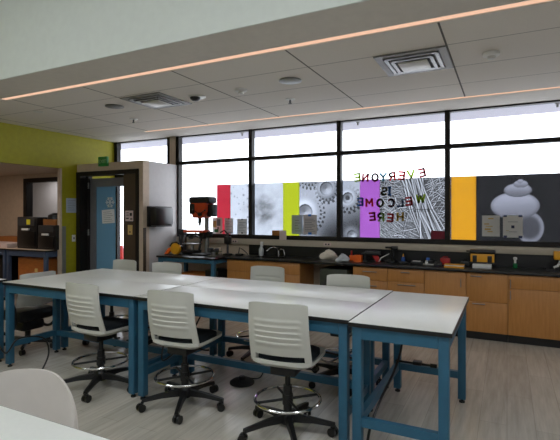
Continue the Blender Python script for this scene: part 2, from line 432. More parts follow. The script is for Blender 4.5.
diffuser(-.745, 4.19, 'square metal air diffuser in ceiling between the two round detectors on the right')
diffuser(-3.80, 4.22, 'square metal air diffuser in ceiling toward the lime wall')
def speaker(X, Y, lab):
    t = thing('ceiling_speaker', lab, 'speaker', (X, Y, CZ), 0, 'round ceiling speakers')
    MB().lathe([(.115, -.001), (.118, -.01), (.105, -.014)], seg=28).build('rim', M['grey_metal'], t)
    MB().lathe([(.104, -.012), (.08, -.017), (.01, -.019)], seg=28).build('grille', M['grey_metal'], t)
speaker(-1.99, 4.19, 'round grey speaker in middle of ceiling')
speaker(-4.47, 4.19, 'round grey speaker in ceiling toward the lime wall')
def detector(X, Y, lab):
    t = thing('smoke_detector', lab, 'smoke detector', (X, Y, CZ), 0, 'white smoke detectors')
    MB().lathe([(.07, -.001), (.068, -.02), (.05, -.03)], seg=20).build('base', M['paper'], t)
    MB().lathe([(.035, -.03), (.03, -.05), (.005, -.055)], seg=16).build('sensor', M['grey_plastic'], t)
detector(-2.62, 4.25, 'white smoke detector on ceiling left of the middle speaker')
detector(-.12, 4.25, 'white smoke detector on ceiling at the right end of the room')
def sprinkler(X, Y, lab):
    t = thing('fire_sprinkler', lab, 'sprinkler', (X, Y, CZ), 0, 'pendant fire sprinklers')
    MB().lathe([(.06, 0), (.055, -.006), (.012, -.01)], seg=14).build('escutcheon', M['grey_plastic'], t)
    MB().cyl((0, 0, -.01), (0, 0, -.05), .011).cyl((0, 0, -.05), (0, 0, -.054), .022).build('head', M['dark_grey'], t)
sprinkler(-2.32, 4.88, 'pendant sprinkler on ceiling in front of the middle windows')
sprinkler(-4.84, 4.89, 'pendant sprinkler on ceiling near the lime wall')
t = thing('wall_washer_light', 'small recessed eyeball light in ceiling next to left air diffuser', 'ceiling light', (-3.24, 4.28, CZ))
MB().lathe([(.10, -.001), (.10, -.008), (.08, -.012)], seg=24).build('rim', M['grey_plastic'], t)
MB().lathe([(.062, -.011), (.058, -.03), (.035, -.05), (.005, -.055)], seg=20, c=(-.02, -.01, 0)).build('eyeball', M['black'], t)
t = thing('downlight', 'small glowing round downlight in ceiling at far left', 'ceiling light', (-5.62, 3.95, CZ))
MB().lathe([(.06, -.001), (.06, -.008), (.045, -.01)], seg=20).build('rim', M['grey_plastic'], t)
MB().lathe([(.043, -.009), (.01, -.0095)], seg=20).build('lens', M['spot'], t)

# ------------------------------------------------------------------ window films and murals
FILM_Y = 6.452
Z0, Z1 = 1.125, 2.005
def film(name, label, x0, x1, rgb, z0=Z0, z1=Z1, cat='window film', yy=FILM_Y - .0045):
    m = film_mat(name + '_film', rgb)
    return solo(name, label, cat, MB().box(x0, x1, yy, yy + .004, z0, z1), m)
M['paper_film'] = film_mat('paper_on_glass', (236, 236, 232), tr=.3); M['paper_blue_film'] = film_mat('bluish_paper_on_glass', (176, 192, 208), tr=.35); M['paper_pink_film'] = film_mat('pinkish_paper_on_glass', (212, 202, 198), tr=.35)
film('red_film', 'plain red translucent panel on window behind the drill press', -4.463, -4.186, (214, 54, 74))
film('lime_film', 'plain lime green translucent panel on window behind the taped papers', -3.192, -2.906, (206, 220, 44))
film('purple_film', 'plain purple translucent panel on window beside the gear picture', -1.932, -1.636, (190, 106, 214))
film('orange_film', 'plain orange translucent panel on window left of the shell picture', -.67, -.36, (244, 176, 32))
film('red_square_film', 'dark red square sheet at bottom corner of the fibre picture', -.93, -.742, (130, 12, 26), 1.15, 1.275, yy=6.442)

def raster_film(name, label, x0, x1, fn, z0=Z0, z1=Z1, d=.0085):
    nu = int((x1 - x0) / d); nv = int((z1 - z0) / d)
    X, Z = np.meshgrid(np.linspace(x0, x1, nu + 1), np.linspace(z0, z1, nv + 1), indexing='ij')
    C = np.clip(fn(X, Z), 0, 255) / 255.0
    Cl = np.where(C <= .04045, C / 12.92, ((C + .055) / 1.055) ** 2.4)
    me = bpy.data.meshes.new(name)
    front = [(x, FILM_Y, z) for x, z in zip(X.ravel(), Z.ravel())]
    back = [(x, FILM_Y + .004, z) for x, z in zip(X.ravel(), Z.ravel())]
    n = len(front); g = lambda i, j: i * (nv + 1) + j
    fs = []
    for i in range(nu):
        for j in range(nv):
            fs.append((g(i, j), g(i + 1, j), g(i + 1, j + 1), g(i, j + 1)))
    b = [n + g(0, 0), n + g(nu, 0), n + g(nu, nv), n + g(0, nv)]
    # back face and rim so the film has a real thickness
    me.from_pydata(front + back, [], fs)
    at = me.color_attributes.new('print', 'FLOAT_COLOR', 'POINT')
    flat = np.concatenate([Cl.reshape(-1, 3), Cl.reshape(-1, 3)]); flat = np.hstack([flat, np.ones((len(flat), 1))]).astype(np.float32)
    at.data.foreach_set('color', flat.ravel())
    me.materials.append(M['print'])
    o = bpy.data.objects.new(name, me); COL.objects.link(o)
    return tag(o, label, 'window mural')

def noise2(X, Z, s, seed):
    r = np.random.default_rng(seed); out = np.zeros_like(X); amp = 1.0; tot = 0
    for o in range(4):
        gx = r.random((64, 64)); fx = X * s * 2 ** o; fz = Z * s * 2 ** o
        ix = np.floor(fx).astype(int); iz = np.floor(fz).astype(int); tx = fx - ix; tz = fz - iz
        tx = tx * tx * (3 - 2 * tx); tz = tz * tz * (3 - 2 * tz)
        q = lambda a, b: gx[a % 64, b % 64]
        out += amp * ((q(ix, iz) * (1 - tx) + q(ix + 1, iz) * tx) * (1 - tz) + (q(ix, iz + 1) * (1 - tx) + q(ix + 1, iz + 1) * tx) * tz)
        tot += amp; amp *= .55
    return out / tot
def stack(v, tint=(1, 1, 1.04)): return np.stack([v * tint[0], v * tint[1], v * tint[2]], -1)
def sm(a, b, x): t = np.clip((x - a) / (b - a), 0, 1); return t * t * (3 - 2 * t)

def downy(X, Z):
    v = 206 + 26 * (noise2(X, Z, 5, 3) - .5)
    d = np.hypot((X + 3.54) / .30, (Z - 1.56) / .32)
    sw = noise2(X * 1.3 + Z, Z * 2 - X, 6, 5)
    v -= (1 - sm(.15, 1.0, d)) * (85 * sw + 25)
    v -= 26 * (1 - sm(1.0, 1.9, d)) * sw
    r = np.random.default_rng(9)
    for k in range(26):
        cx, cz, rr = r.uniform(-4.18, -3.75), r.uniform(1.2, 1.98), r.uniform(.008, .018)
        v -= 55 * np.exp(-((X - cx) ** 2 + (Z - cz) ** 2) / (rr * rr))
    return stack(v * .91, (.97, 1, 1.05))
raster_film('downy_mural', 'pale grey blurred seed head picture on window right of the red panel', -4.19, -3.188, downy)

def gears(X, Z):
    v = 178 - 92 * sm(1.85, 1.2, Z) * sm(-2.75, -2.3, X) - 40 * (1 - sm(1.1, 1.5, Z)) + 26 * (noise2(X, Z, 4, 8) - .5)
    v = v * (1 - .25 * sm(-2.2, -1.95, X) * sm(1.8, 1.3, Z))
    def gear(v, px, py, r0, r1, n, hole, ph=0., lum=208, hub=None):
        cx = -2.908 + (px - 299) * .0161; cz = 2.003 - (py - 182) * .0163
        d = np.hypot(X - cx, Z - cz) / .0162; a = np.arctan2(Z - cz, X - cx)
        tooth = sm(-.25, .25, np.cos(a * n + ph)); R = r0 + (r1 - r0) * tooth
        # dark printed outline, then the face of the gear
        sh = np.hypot(X - cx - .02, Z - cz + .03) / .0162
        v = np.where(sh < R + .8, v * .42, v)
        face = lum - 44 * sm(r0 * .55, r0, d) + 18 * np.cos(a - 2.2)
        v = np.where(d < R, face, v)
        v = np.where((d < hole + 1.3) & (d >= hole), 120 + 50 * np.cos(a + 1.0), v)
        v = np.where(d < hole, 150 - 40 * np.cos(a - 2.2), v)
        if hub: v = np.where(d < hub, 70, v)
        return v
    v = gear(v, 311, 163, 21, 24.5, 40, 8)
    v = gear(v, 305, 211, 15.5, 19, 28, 6.5, .4, 214)
    v = gear(v, 327, 189, 9.3, 12, 18, 5.4, 0, 190)
    v = gear(v, 348, 198, 9, 12, 18, 4.0, .9, 200, 2.2)
    v = gear(v, 352, 232, 10, 13.5, 18, 3.5, .9, 110)
    return stack(v * .86, (.97, 1, 1.06))
raster_film('gear_mural', 'grey picture of meshing cog wheels on window beside the lime panel', -2.91, -1.928, gears)

def fibres(X, Z):
    v = 84 + 50 * (noise2(X, Z, 5, 21) - .5) + 50 * sm(1.6, 1.15, Z) * sm(-.9, -1.55, X)
    r = np.random.default_rng(5)
    def seg(v, x0, z0, x1, z1, w, lum):
        dx, dz = x1 - x0, z1 - z0; L2 = dx * dx + dz * dz
        t = np.clip(((X - x0) * dx + (Z - z0) * dz) / L2, 0, 1)
        d = np.hypot(X - x0 - t * dx, Z - z0 - t * dz)
        k = np.exp(-(d / w) ** 2)
        v = v * (1 - .35 * np.exp(-((d - 2.2 * w) / w) ** 2))
        return v * (1 - k) + lum * k
    for k in range(330):
        x = r.uniform(-1.66, -.66); z = r.uniform(1.08, 2.04)
        side = 1 if x > -1.05 else -1
        a = r.normal(.35 if side > 0 else 2.7, .5); L = r.uniform(.18, .6)
        w = r.uniform(.0028, .0055); lum = r.uniform(150, 225)
        for q in range(4):
            x1, z1 = x + L / 4 * math.cos(a), z + L / 4 * math.sin(a)
            v = seg(v, x, z, x1, z1, w, lum); x, z = x1, z1; a += r.normal(0, .3)
    for k in range(34):
        x = -1.16 + r.normal(0, .06); x1 = -.86 + r.normal(0, .10)
        v = seg(v, x, 2.02, (x + x1) / 2 - .03, 1.55, .007, r.uniform(176, 220)); v = seg(v, (x + x1) / 2 - .03, 1.55, x1, 1.1, .007, r.uniform(176, 220))
    return stack(v * .93, (.98, 1, 1.04))
raster_film('fibre_mural', 'grey picture of tangled pale fibres on window behind mirrored letters', -1.64, -.664, fibres, d=.0065)

def shell(X, Z):
    v = 33 + 6 * (noise2(X, Z, 4, 31) - .5)
    fx = lambda cx: -.363 + (440 + cx / 4.67 - 476) * .0112
    fz = lambda cy: 2.0 - (165 + cy / 4.67 - 175.5) * .0128
    def ell(v, cx, cy, rx, ry, lum, dark, ang=0., rim=0.):
        x = (X - fx(cx)) / (rx / 4.67 * .0112); z = (Z - fz(cy)) / (ry / 4.67 * .0128)
        if ang: x, z = x * math.cos(ang) + z * math.sin(ang), -x * math.sin(ang) + z * math.cos(ang)
        d = np.hypot(x, z)
        streak = 10 * (noise2(np.arctan2(z, x) * 3, d * .6, 4, 17) - .5)
        face = lum - dark * (1 - sm(-1.0, .9, z)) + streak - 26 * sm(.8, 1.0, d)
        if rim: face = face + rim * sm(.55, .95, d)
        k = 1 - sm(.97, 1.02, d)
        return v * (1 - k) + face * k
    v = ell(v, 425, 292, 66, 72, 74, 6, 0, 70)
    v = ell(v, 356, 192, 116, 64, 164, 50, .12)
    v = ell(v, 370, 120, 66, 32, 160, 60)
    v = ell(v, 384, 92, 34, 17, 164, 56)
    v = ell(v, 382, 79, 14, 9, 164, 40)
    return stack(v * .84, (.97, .98, 1.06))
raster_film('shell_mural', 'dark picture of a pale spiral sea snail shell on right window', -.365, 1.6, shell)

# mirrored letters stuck on the glass
LET = {'lime': (150, 190, 30), 'dark red': (150, 20, 34), 'red': (200, 30, 34), 'teal': (40, 110, 130), 'yellow': (214, 176, 40), 'blue': (40, 90, 170), 'slate blue': (70, 90, 130), 'green': (120, 180, 50), 'amber': (206, 160, 50)}
LM = {k: film_mat('letter_' + k.replace(' ', '_'), v, tr=.75) for k, v in LET.items()}
ARC = lambda cx, cy, rx, ry, a0, a1, n=12: [(cx + rx * math.cos(math.radians(a0 + (a1 - a0) * k / n)), cy + ry * math.sin(math.radians(a0 + (a1 - a0) * k / n))) for k in range(n + 1)]
STROKES = {
    'E': [[(-.28, -.42), (-.28, .42)], [(-.28, .42), (.3, .42)], [(-.28, 0), (.22, 0)], [(-.28, -.42), (.3, -.42)]],
    'N': [[(-.3, -.42), (-.3, .42), (.3, -.42), (.3, .42)]], 'O': [ARC(0, 0, .34, .42, 0, 360, 20)],
    'Y': [[(-.33, .42), (0, 0), (.33, .42)], [(0, 0), (0, -.42)]],
    'R': [[(-.28, -.42), (-.28, .42), (.05, .42)], ARC(.05, .2, .24, .22, 90, -90), [(.05, -.02), (-.28, -.02)], [(.02, -.02), (.3, -.42)]],
    'V': [[(-.34, .42), (0, -.42), (.34, .42)]],
    'S': [ARC(0, .2, .26, .22, 40, 270), ARC(0, -.22, .28, .2, 90, -140)], 'I': [[(0, -.42), (0, .42)], [(-.14, .42), (.14, .42)], [(-.14, -.42), (.14, -.42)]],
    'M': [[(-.36, -.42), (-.34, .42), (0, -.1), (.34, .42), (.36, -.42)]], 'C': [ARC(.04, 0, .34, .42, 50, 310, 16)],
    'L': [[(-.26, .42), (-.26, -.42), (.3, -.42)]], 'W': [[(-.42, .42), (-.22, -.42), (0, .3), (.22, -.42), (.42, .42)]],
    'H': [[(-.3, -.42), (-.3, .42)], [(.3, -.42), (.3, .42)], [(-.3, 0), (.3, 0)]]}
def letter(ch, X, Zc, colr, lab, tilt=0., h=.118):
    mb = MB(); w = .115
    c, s_ = math.cos(tilt), math.sin(tilt)
    place = lambda x, y: (h * (-x * 1.05 * c - y * s_), h * (-x * 1.05 * s_ + y * c))   # mirrored: it reads from outdoors
    for line in STROKES[ch]:
        for (xa, ya), (xb, yb) in zip(line[:-1], line[1:]):
            d = Vector((xb - xa, yb - ya)); d.normalize(); n = Vector((-d.y, d.x)) * w; e = d * (w * .7)
            q = [(xa - e.x + n.x, ya - e.y + n.y), (xa - e.x - n.x, ya - e.y - n.y), (xb + e.x - n.x, yb + e.y - n.y), (xb + e.x + n.x, yb + e.y + n.y)]
            mb.prism([place(*p) for p in q], -.003, .003)
    o = mb.build('letter', LM[colr]); o.location = (X, 6.418, Zc)
    tag(o, lab, 'letter', 'mirrored window letters')
R1 = [('E', -1.96, 2.04, 'lime', 'lime mirrored letter E at left end of top row of window letters', .1),
      ('N', -1.84, 2.035, 'dark red', 'dark red mirrored letter N on window', -.08), ('O', -1.698, 2.03, 'red', 'red mirrored letter O on window, third in top row', .05),
      ('Y', -1.58, 2.03, 'teal', 'teal mirrored letter Y on window, fourth in top row', 0), ('R', -1.452, 2.035, 'red', 'red mirrored letter R in top row of window letters', .06),
      ('E', -1.32, 2.042, 'red', 'red mirrored letter E between R and V in top row', -.1), ('V', -1.192, 2.055, 'lime', 'lime mirrored letter V on window', .1),
      ('E', -1.045, 2.07, 'dark red', 'dark red tilted mirrored letter E at right end of top row', .2),
      ('S', -1.567, 1.828, 'yellow', 'yellow mirrored letter S on window', 0), ('I', -1.49, 1.828, 'blue', 'blue letter I beside the yellow S on window', 0),
      ('E', -1.918, 1.68, 'blue', 'blue mirrored letter E left of the red M', 0), ('M', -1.782, 1.668, 'red', 'red mirrored letter M on purple window panel', .05),
      ('O', -1.624, 1.662, 'yellow', 'yellow mirrored letter O on window', 0), ('C', -1.466, 1.658, 'dark red', 'dark red mirrored letter C on window', -.05),
      ('L', -1.338, 1.662, 'slate blue', 'slate blue mirrored letter L on window', 0), ('E', -1.222, 1.68, 'red', 'red mirrored letter E between L and W', .1),
      ('W', -1.062, 1.715, 'lime', 'lime mirrored letter W on window', .05),
      ('E', -1.738, 1.466, 'dark red', 'dark red mirrored letter E at left end of bottom row', .08), ('R', -1.612, 1.455, 'green', 'green mirrored letter R in bottom row of window letters', .05),
      ('E', -1.48, 1.45, 'red', 'red mirrored letter E in bottom row between R and H', -.1), ('H', -1.34, 1.465, 'amber', 'amber mirrored letter H on window', 0)]
for a in R1: letter(a[0], a[1], a[2], a[3], a[4], a[5])

# papers taped to the glass
def sheet_of_paper(x0, x1, z0, z1, label, mbase, marks, yy=6.419):
    mb = MB().box(x0, x1, yy, yy + .002, z0, z1)
    mats = [mbase]
    for (a, b, c, d, mm) in marks:
        if mm not in mats: mats.append(mm)
        mb.box(x0 + a * (x1 - x0), x0 + b * (x1 - x0), yy - .001, yy, z0 + c * (z1 - z0), z0 + d * (z1 - z0), m=mats.index(mm))
    return solo('paper_notice', label, 'paper', mb, mats, group='papers on the windows')
def lines(n, mm, a=.12, b=.88, c=.15, d=.85): return [(a, b - .12 * (i % 3), c + (d - c) * i / n, c + (d - c) * i / n + .025, mm) for i in range(n)]
sheet_of_paper(-4.53, -4.33, 1.16, 1.44, 'coloured photo sheet taped on window right of the drill press', M['paper_film'], [(.05, .4, .4, .8, M['ink_tan']), (.45, .8, .5, .9, M['ink']), (.2, .6, .1, .3, M['green_plastic']), (.5, .62, .3, .42, M['ink_dark'])])
sheet_of_paper(-4.285, -4.115, 1.17, 1.43, 'white text sheet on window below the red panel', M['paper_film'], lines(7, M['ink']) + [(.4, .6, .93, 1., M['ink_dark']), (.2, .9, .02, .09, M['ink'])])
sheet_of_paper(-4.03, -3.845, 1.16, 1.42, 'white text sheet with black clip on window, left of the first mullion', M['paper_film'], lines(7, M['ink']) + [(.42, .58, .92, 1., M['ink_dark']), (.42, .58, .06, .14, M['ink_dark'])])
sheet_of_paper(-3.025, -2.835, 1.19, 1.485, 'bluish grey sheet on window overlapping the lime panel', M['paper_blue_film'], lines(5, M['ink'], .3, .8))
sheet_of_paper(-2.825, -2.60, 1.19, 1.49, 'pinkish sheet held with blue tape on the gear picture', M['paper_pink_film'], lines(8, M['ink']) + [(.36, .58, .92, 1.03, M['ink_blue']), (.36, .62, -.02, .1, M['ink_blue'])])
sheet_of_paper(-.29, -.082, 1.215, 1.485, 'white sheet with tan print on shell picture, left of the pair', M['paper_film'], [(.35, .65, .82, .88, M['ink_tan']), (.12, .4, .56, .62, M['ink_tan']), (.2, .6, .46, .5, M['ink_tan']), (.15, .5, .3, .38, M['ink_tan']), (.3, .6, .2, .25, M['ink_tan'])])
sheet_of_paper(-.046, .178, 1.205, 1.485, 'white sheet with four navy tape corners on shell picture', M['paper_film'], [(.02, .2, .93, 1.02, M['ink_navy']), (.78, .98, .93, 1.02, M['ink_navy']), (.02, .2, -.02, .09, M['ink_navy']), (.78, .98, -.02, .09, M['ink_navy']), (.42, .58, .42, .55, M['ink_navy']), (.25, .75, .7, .72, M['ink']), (.3, .7, .25, .27, M['ink']), (.15, .3, .3, .32, M['ink_tan'])])

# ------------------------------------------------------------------ base cabinets and counter
CT = .838
def cabinet(x0, x1, label, fronts, handles, top=.808):
    cx = (x0 + x1) / 2; w = (x1 - x0) / 2 - .001
    t = thing('base_cabinet', label, 'cabinet', (cx, 5.85, 0), 0, 'maple base cabinets under the counter')
    MB().box(-w, w, .02, .52, .10, min(top, .62)).box(-w, w, .02, .04, .62, .808).box(-w, -w + .02, .04, .52, .62, .808).box(w - .02, w, .04, .52, .62, .808).build('body', M['maple'], t)
    MB().box(-w, w, .07, .50, 0, .10).build('toe_kick', M['black'], t)
    for nm, a, b, c, d in fronts:
        f = MB().box(-w + a * 2 * w + .002, -w + b * 2 * w - .002, 0, .019, c, d, bev=.002).build(nm, M['maple'], t)
        for hx0, hx1, hz, vert in handles:
            if -w + a * 2 * w <= hx0 - cx <= -w + b * 2 * w and c <= hz <= d:
                h = MB()
                if vert: h.cyl((hx0 - cx, -.025, hz - .05), (hx0 - cx, -.025, hz + .05), .005).cyl((hx0 - cx, 0, hz - .04), (hx0 - cx, -.025, hz - .04), .004).cyl((hx0 - cx, 0, hz + .04), (hx0 - cx, -.025, hz + .04), .004)
                else: h.cyl((hx0 - cx, -.025, hz), (hx1 - cx, -.025, hz), .006).cyl((hx0 - cx + .01, 0, hz), (hx0 - cx + .01, -.025, hz), .004).cyl((hx1 - cx - .01, 0, hz), (hx1 - cx - .01, -.025, hz), .004)
                h.build('handle', M['steel'], f)
    return t
cabinet(-3.86, -2.63, 'wide maple base cabinet with two long fronts under the sink', [('drawer', 0, 1, .63, .80), ('drawer', 0, 1, .105, .626)], [])
cabinet(-1.85, -1.385, 'maple drawer cabinet right of the knee space under the counter', [('drawer', 0, 1, .625, .80), ('drawer', 0, 1, .105, .621)], [(-1.71, -1.52, .745, False), (-1.71, -1.52, .56, False)])
cabinet(-1.385, -.925, 'maple drawer cabinet, second from the knee space', [('drawer', 0, 1, .632, .80), ('drawer', 0, 1, .105, .628)], [(-1.21, -1.10, .76, False), (-1.25, -1.03, .60, False)])
cabinet(-.925, -.44, 'maple cabinet with one plain full height door behind the crosswise table', [('door', 0, 1, .105, .80)], [(-.497, 0, .675, True)])
cabinet(-.44, .01, 'maple cabinet with two grey pulls under the yellow tool case', [('drawer', 0, 1, .46, .80), ('drawer', 0, 1, .105, .457)], [(-.39, -.27, .765, False), (-.37, -.23, .44, False)])
cabinet(.01, 1.05, 'wide maple cabinet with drawer above door at right end of view', [('drawer', 0, 1, .643, .80), ('door', 0, 1, .105, .639)], [(.035, 0, .70, True), (.035, 0, .57, True)])
# dark appliance in the knee space
t = thing('utility_box', 'dark olive box with round grille in knee space under counter', 'appliance', (-2.14, 6.08, 0))
MB().box(-.20, .20, -.20, .22, .03, .74, bev=.01).build('body', M['olive'], t)
MB().ring((0, -.205, .52), .13, .008, 'y').ring((0, -.205, .52), .08, .005, 'y').ring((0, -.205, .52), .035, .005, 'y').build('grille', M['dark_grey'], t)
for sx in (-1, 1): MB().cyl((sx * .15, 0, 0), (sx * .15, 0, .03), .02).build('foot', M['rubber'], t)

ct = MB()
SX0, SX1, SY0, SY1 = -3.52, -3.02, 5.98, 6.22
ct.box(-3.88, SX0, 5.81, 6.383, .809, CT, bev=.003).box(SX1, 2.5, 5.81, 6.383, .809, CT, bev=.003).box(SX0, SX1, 5.81, SY0, .809, CT).box(SX0, SX1, SY1, 6.383, .809, CT)
struct('trim_8', MB().box(-3.77, 2.5, 6.362, 6.384, CT + .001, 1.004), M['epoxy'])
solo('countertop', 'long black epoxy counter running under the windows', 'countertop', ct, M['epoxy'])
t = thing('sink', 'black rectangular sink set into the counter', 'sink', ((SX0 + SX1) / 2, (SY0 + SY1) / 2, .64))
sw, sd = (SX1 - SX0) / 2 - .002, (SY1 - SY0) / 2 - .002
MB().box(-sw, sw, -sd, sd, .02, .03).box(-sw, -sw + .01, -sd, sd, .03, .2).box(sw - .01, sw, -sd, sd, .03, .2).box(-sw, sw, -sd, -sd + .01, .03, .2).box(-sw, sw, sd - .01, sd, .03, .2).build('basin', M['epoxy'], t)
MB().lathe([(.03, .031), (.03, .035), (.005, .036)]).build('drain', M['steel'], t)
t = thing('faucet', 'low chrome faucet behind the counter sink', 'faucet', (-3.18, 6.27, CT))
MB().cyl((0, 0, 0), (0, 0, .09), .02).lathe([(.035, 0), (.035, .01), (.02, .02)]).build('body', M['chrome'], t)
MB().tube([(0, 0, .08), (-.02, -.02, .13), (-.06, -.06, .15), (-.10, -.11, .13), (-.13, -.15, .09)], .011).build('spout', M['chrome'], t)
MB().tube([(0, 0, .09), (.04, 0, .12), (.10, -.02, .11), (.115, -.02, .03)], .009).build('handle', M['chrome'], t)

# ------------------------------------------------------------------ things on the counter
def at(x, y=6.2, z=CT): return (x, y, z)
t = thing('spray_bottle', 'clear spray bottle standing left of the sink faucet', 'bottle', at(-3.50, 6.29))
MB().lathe([(.036, 0), (.04, .01), (.04, .10), (.016, .15), (.016, .165)]).build('bottle', M['clear'], t)
MB().cyl((0, 0, .165), (0, 0, .19), .018).box(-.015, .035, -.012, .012, .19, .225, bev=.004).box(.02, .03, -.006, .006, .15, .19).build('trigger_head', M['paper'], t)
solo('cardboard_box', 'small brown box on window sill above the faucet', 'box', MB().box(-.075, .075, -.03, .03, 0, .078, bev=.003), M['cardboard'], (-3.25, 6.352, 1.163))
solo('folded_card', 'pinkish folded card leaning above raceway near the sink', 'card', MB().box(-.06, .06, -.004, .0, 0, .15).box(-.06, -.052, -.0, .006, 0, .14), M['paper_pink'], (-3.125, 6.312, 1.096))
def lump(sx, sy, sz, seed, n=18, rough=.25):
    r = np.random.default_rng(seed); mb = MB()
    bm = bmesh.new(); bmesh.ops.create_icosphere(bm, subdivisions=3, radius=1)
    dirs = r.normal(size=(n, 3)); dirs /= np.linalg.norm(dirs, axis=1)[:, None]; ph = r.uniform(0, 6, n)
    vs = []
    for v in bm.verts:
        k = 1 + rough * sum(math.sin(5 * float(np.dot(d, v.co)) + p) for d, p in zip(dirs, ph)) / n ** .5
        p = v.co * k; vs.append((p.x * sx, p.y * sy, max(p.z, -.55) * sz + .55 * sz))
    bm.verts.index_update(); fs = [[v.index for v in f.verts] for f in bm.faces]; bm.free()
    return mb.add(vs, fs)
solo('crumpled_cloth', 'crumpled cream cloth on counter right of the sink', 'cloth', lump(.125, .07, .075, 3), M['cloth'], at(-2.33, 6.24))
solo('plastic_bag', 'crumpled pale plastic bag on counter beside the orange boxes', 'bag', lump(.075, .07, .07, 5), M['clear'], at(-2.05, 6.0))
t = thing('glue_box', 'orange and red box on counter beside the plastic bag', 'box', at(-1.965, 6.22))
MB().box(-.045, .045, -.03, .03, 0, .075, bev=.004).build('box', M['orange'], t)
MB().cyl((-.02, 0, .075), (-.02, 0, .14), .012).build('nozzle', M['red'], t)
solo('orange_bin', 'plain orange open bin on counter next to the black clamp stand', 'bin', MB().box(-.055, .055, -.04, .04, 0, .006).box(-.055, -.05, -.04, .04, .006, .09).box(.05, .055, -.04, .04, .006, .09).box(-.05, .05, -.04, -.035, .006, .085).box(-.05, .05, .035, .04, .006, .09), M['orange'], at(-1.86, 6.12))
t = thing('hot_glue_gun', 'black and dark red power tool lying on counter below purple panel', 'tool', at(-1.66, 6.2), .25)
MB().box(-.12, .10, -.035, .035, .085, .15, bev=.015).build('body', M['black'], t)
MB().prism([(-.02, .09), (.06, .09), (.10, .0), (.035, .0)], -.025, .025).build('grip', M['red'], t)
MB().cyl((-.12, 0, .118), (-.17, 0, .11), .02, .008).box(-.14, -.09, -.05, .05, 0, .012).cyl((-.115, 0, .01), (-.115, 0, .09), .012).build('nozzle', M['dark_grey'], t)
t = thing('desk_magnifier', 'black jointed magnifier arm with pale cable on counter', 'tool', at(-1.42, 6.22))
MB().box(-.06, .06, -.05, .05, 0, .03, bev=.008).build('base', M['black'], t)
MB().tube([(0, 0, .03), (.03, 0, .12), (.01, 0, .19)], .014).build('arm', M['black'], t)
MB().lathe([(.05, -.012), (.055, 0), (.05, .012)], c=(-.03, 0, .205)).box(.0, .09, -.025, .025, .175, .225, bev=.01).build('lens_head', M['black'], t)
MB().tube([(-.02, -.03, .12), (-.08, -.03, .09), (-.13, -.04, .06), (-.16, -.05, .008)], .006).build('cable', M['paper'], t)
t = thing('glue_bottle', 'small blue bottle with yellow cap behind magnifier', 'bottle', at(-1.27, 6.28))
MB().lathe([(.024, 0), (.026, .005), (.026, .06), (.012, .08)]).build('bottle', M['blue_plastic'], t)
MB().lathe([(.012, .08), (.011, .10), (.004, .12)]).build('cap', M['yellow'], t)
t = thing('multimeter', 'black gadget with white label on counter right of the blue bottle', 'gadget', at(-1.06, 6.1), .1)
MB().box(-.075, .075, -.04, .04, 0, .045, bev=.01).build('body', M['black'], t)
MB().box(-.05, .05, -.03, .02, .045, .05).build('label_plate', M['paper'], t)
solo('charger_brick', 'small black charger block on counter between magnifier and gadget', 'charger', MB().box(-.05, .05, -.03, .03, 0, .035, bev=.008).tube([(.05, 0, .015), (.08, 0, .01), (.10, -.02, .006)], .005), M['black'], at(-1.235, 6.1))
t = thing('battery_tray', 'grey tray of small parts on counter left of red box', 'tray', at(-.915, 6.2))
MB().box(-.07, .07, -.05, .05, 0, .012, bev=.003).build('tray', M['grey_plastic'], t)
MB().box(-.05, -.02, -.03, .03, .012, .05, bev=.004).build('pale_block', M['paper'], t)
MB().box(-.01, .05, -.035, .03, .012, .055, bev=.006).build('black_block', M['black'], t)
MB().box(-.045, .0, .032, .045, .012, .085, bev=.004).build('blue_block', M['blue_plastic'], t)
t = thing('glue_gun_stand', 'black tangled hand tool on counter in front of red box', 'tool', at(-.79, 6.08))
MB().box(-.05, .05, -.03, .03, 0, .03, bev=.008).tube([(-.04, 0, .03), (-.02, .0, .055), (.03, 0, .05), (.05, 0, .02)], .012).build('body', M['black'], t)
MB().tube([(.05, 0, .015), (.07, -.02, .01), (.03, -.05, .006), (-.04, -.045, .006)], .005).build('cord', M['black'], t)
t = thing('red_toolbox', 'small bright red box on counter against backsplash', 'box', at(-.725, 6.28))
MB().box(-.06, .06, -.04, .04, 0, .085, bev=.006).build('body', M['red'], t)
MB().tube([(-.03, 0, .085), (-.03, 0, .10), (.03, 0, .10), (.03, 0, .085)], .005).build('handle', M['red'], t)
t = thing('book', 'white book with orange spine lying on counter edge', 'book', at(-.585, 6.0))
MB().box(-.11, .11, -.065, .065, .004, .035).build('pages', M['paper'], t)
MB().box(-.115, .115, -.07, .068, 0, .004).box(-.115, .115, -.07, .068, .035, .039).box(-.115, .115, -.073, -.069, 0, .022).build('cover', [M['yellow']], t)
solo('white_carton', 'flat white carton on counter beneath the yellow tool case', 'box', MB().box(-.105, .105, -.09, .09, 0, .05, bev=.003), M['paper'], at(-.275, 6.12))
t = thing('tool_case', 'yellow tool case with black handle on white carton', 'tool case', (-.275, 6.17, CT + .05))
MB().box(-.135, .135, -.055, .055, 0, .12, bev=.012).build('body', M['yellow'], t)
MB().box(-.15, .15, -.06, .06, .12, .17, bev=.018).box(-.185, -.13, -.03, .03, .14, .158, bev=.006).build('lid', M['black'], t)
MB().box(-.11, -.06, -.064, -.055, .02, .10, bev=.01).box(.06, .11, -.064, -.055, .02, .10, bev=.01).box(-.14, .14, -.058, -.05, 0, .02).build('corner_guard', M['black'], t)
t = thing('power_strip_charger', 'black drill charger with cord left of the yellow tool case', 'charger', at(-.47, 6.22))
MB().box(-.06, .05, -.04, .04, 0, .06, bev=.01).build('body', M['black'], t)
MB().ring((0, -.01, .07), .03, .006, 'y', 20).build('cord', M['black'], t)
t = thing('marker_bottle', 'small green bottle with white cap alone on counter', 'bottle', at(.09, 6.27))
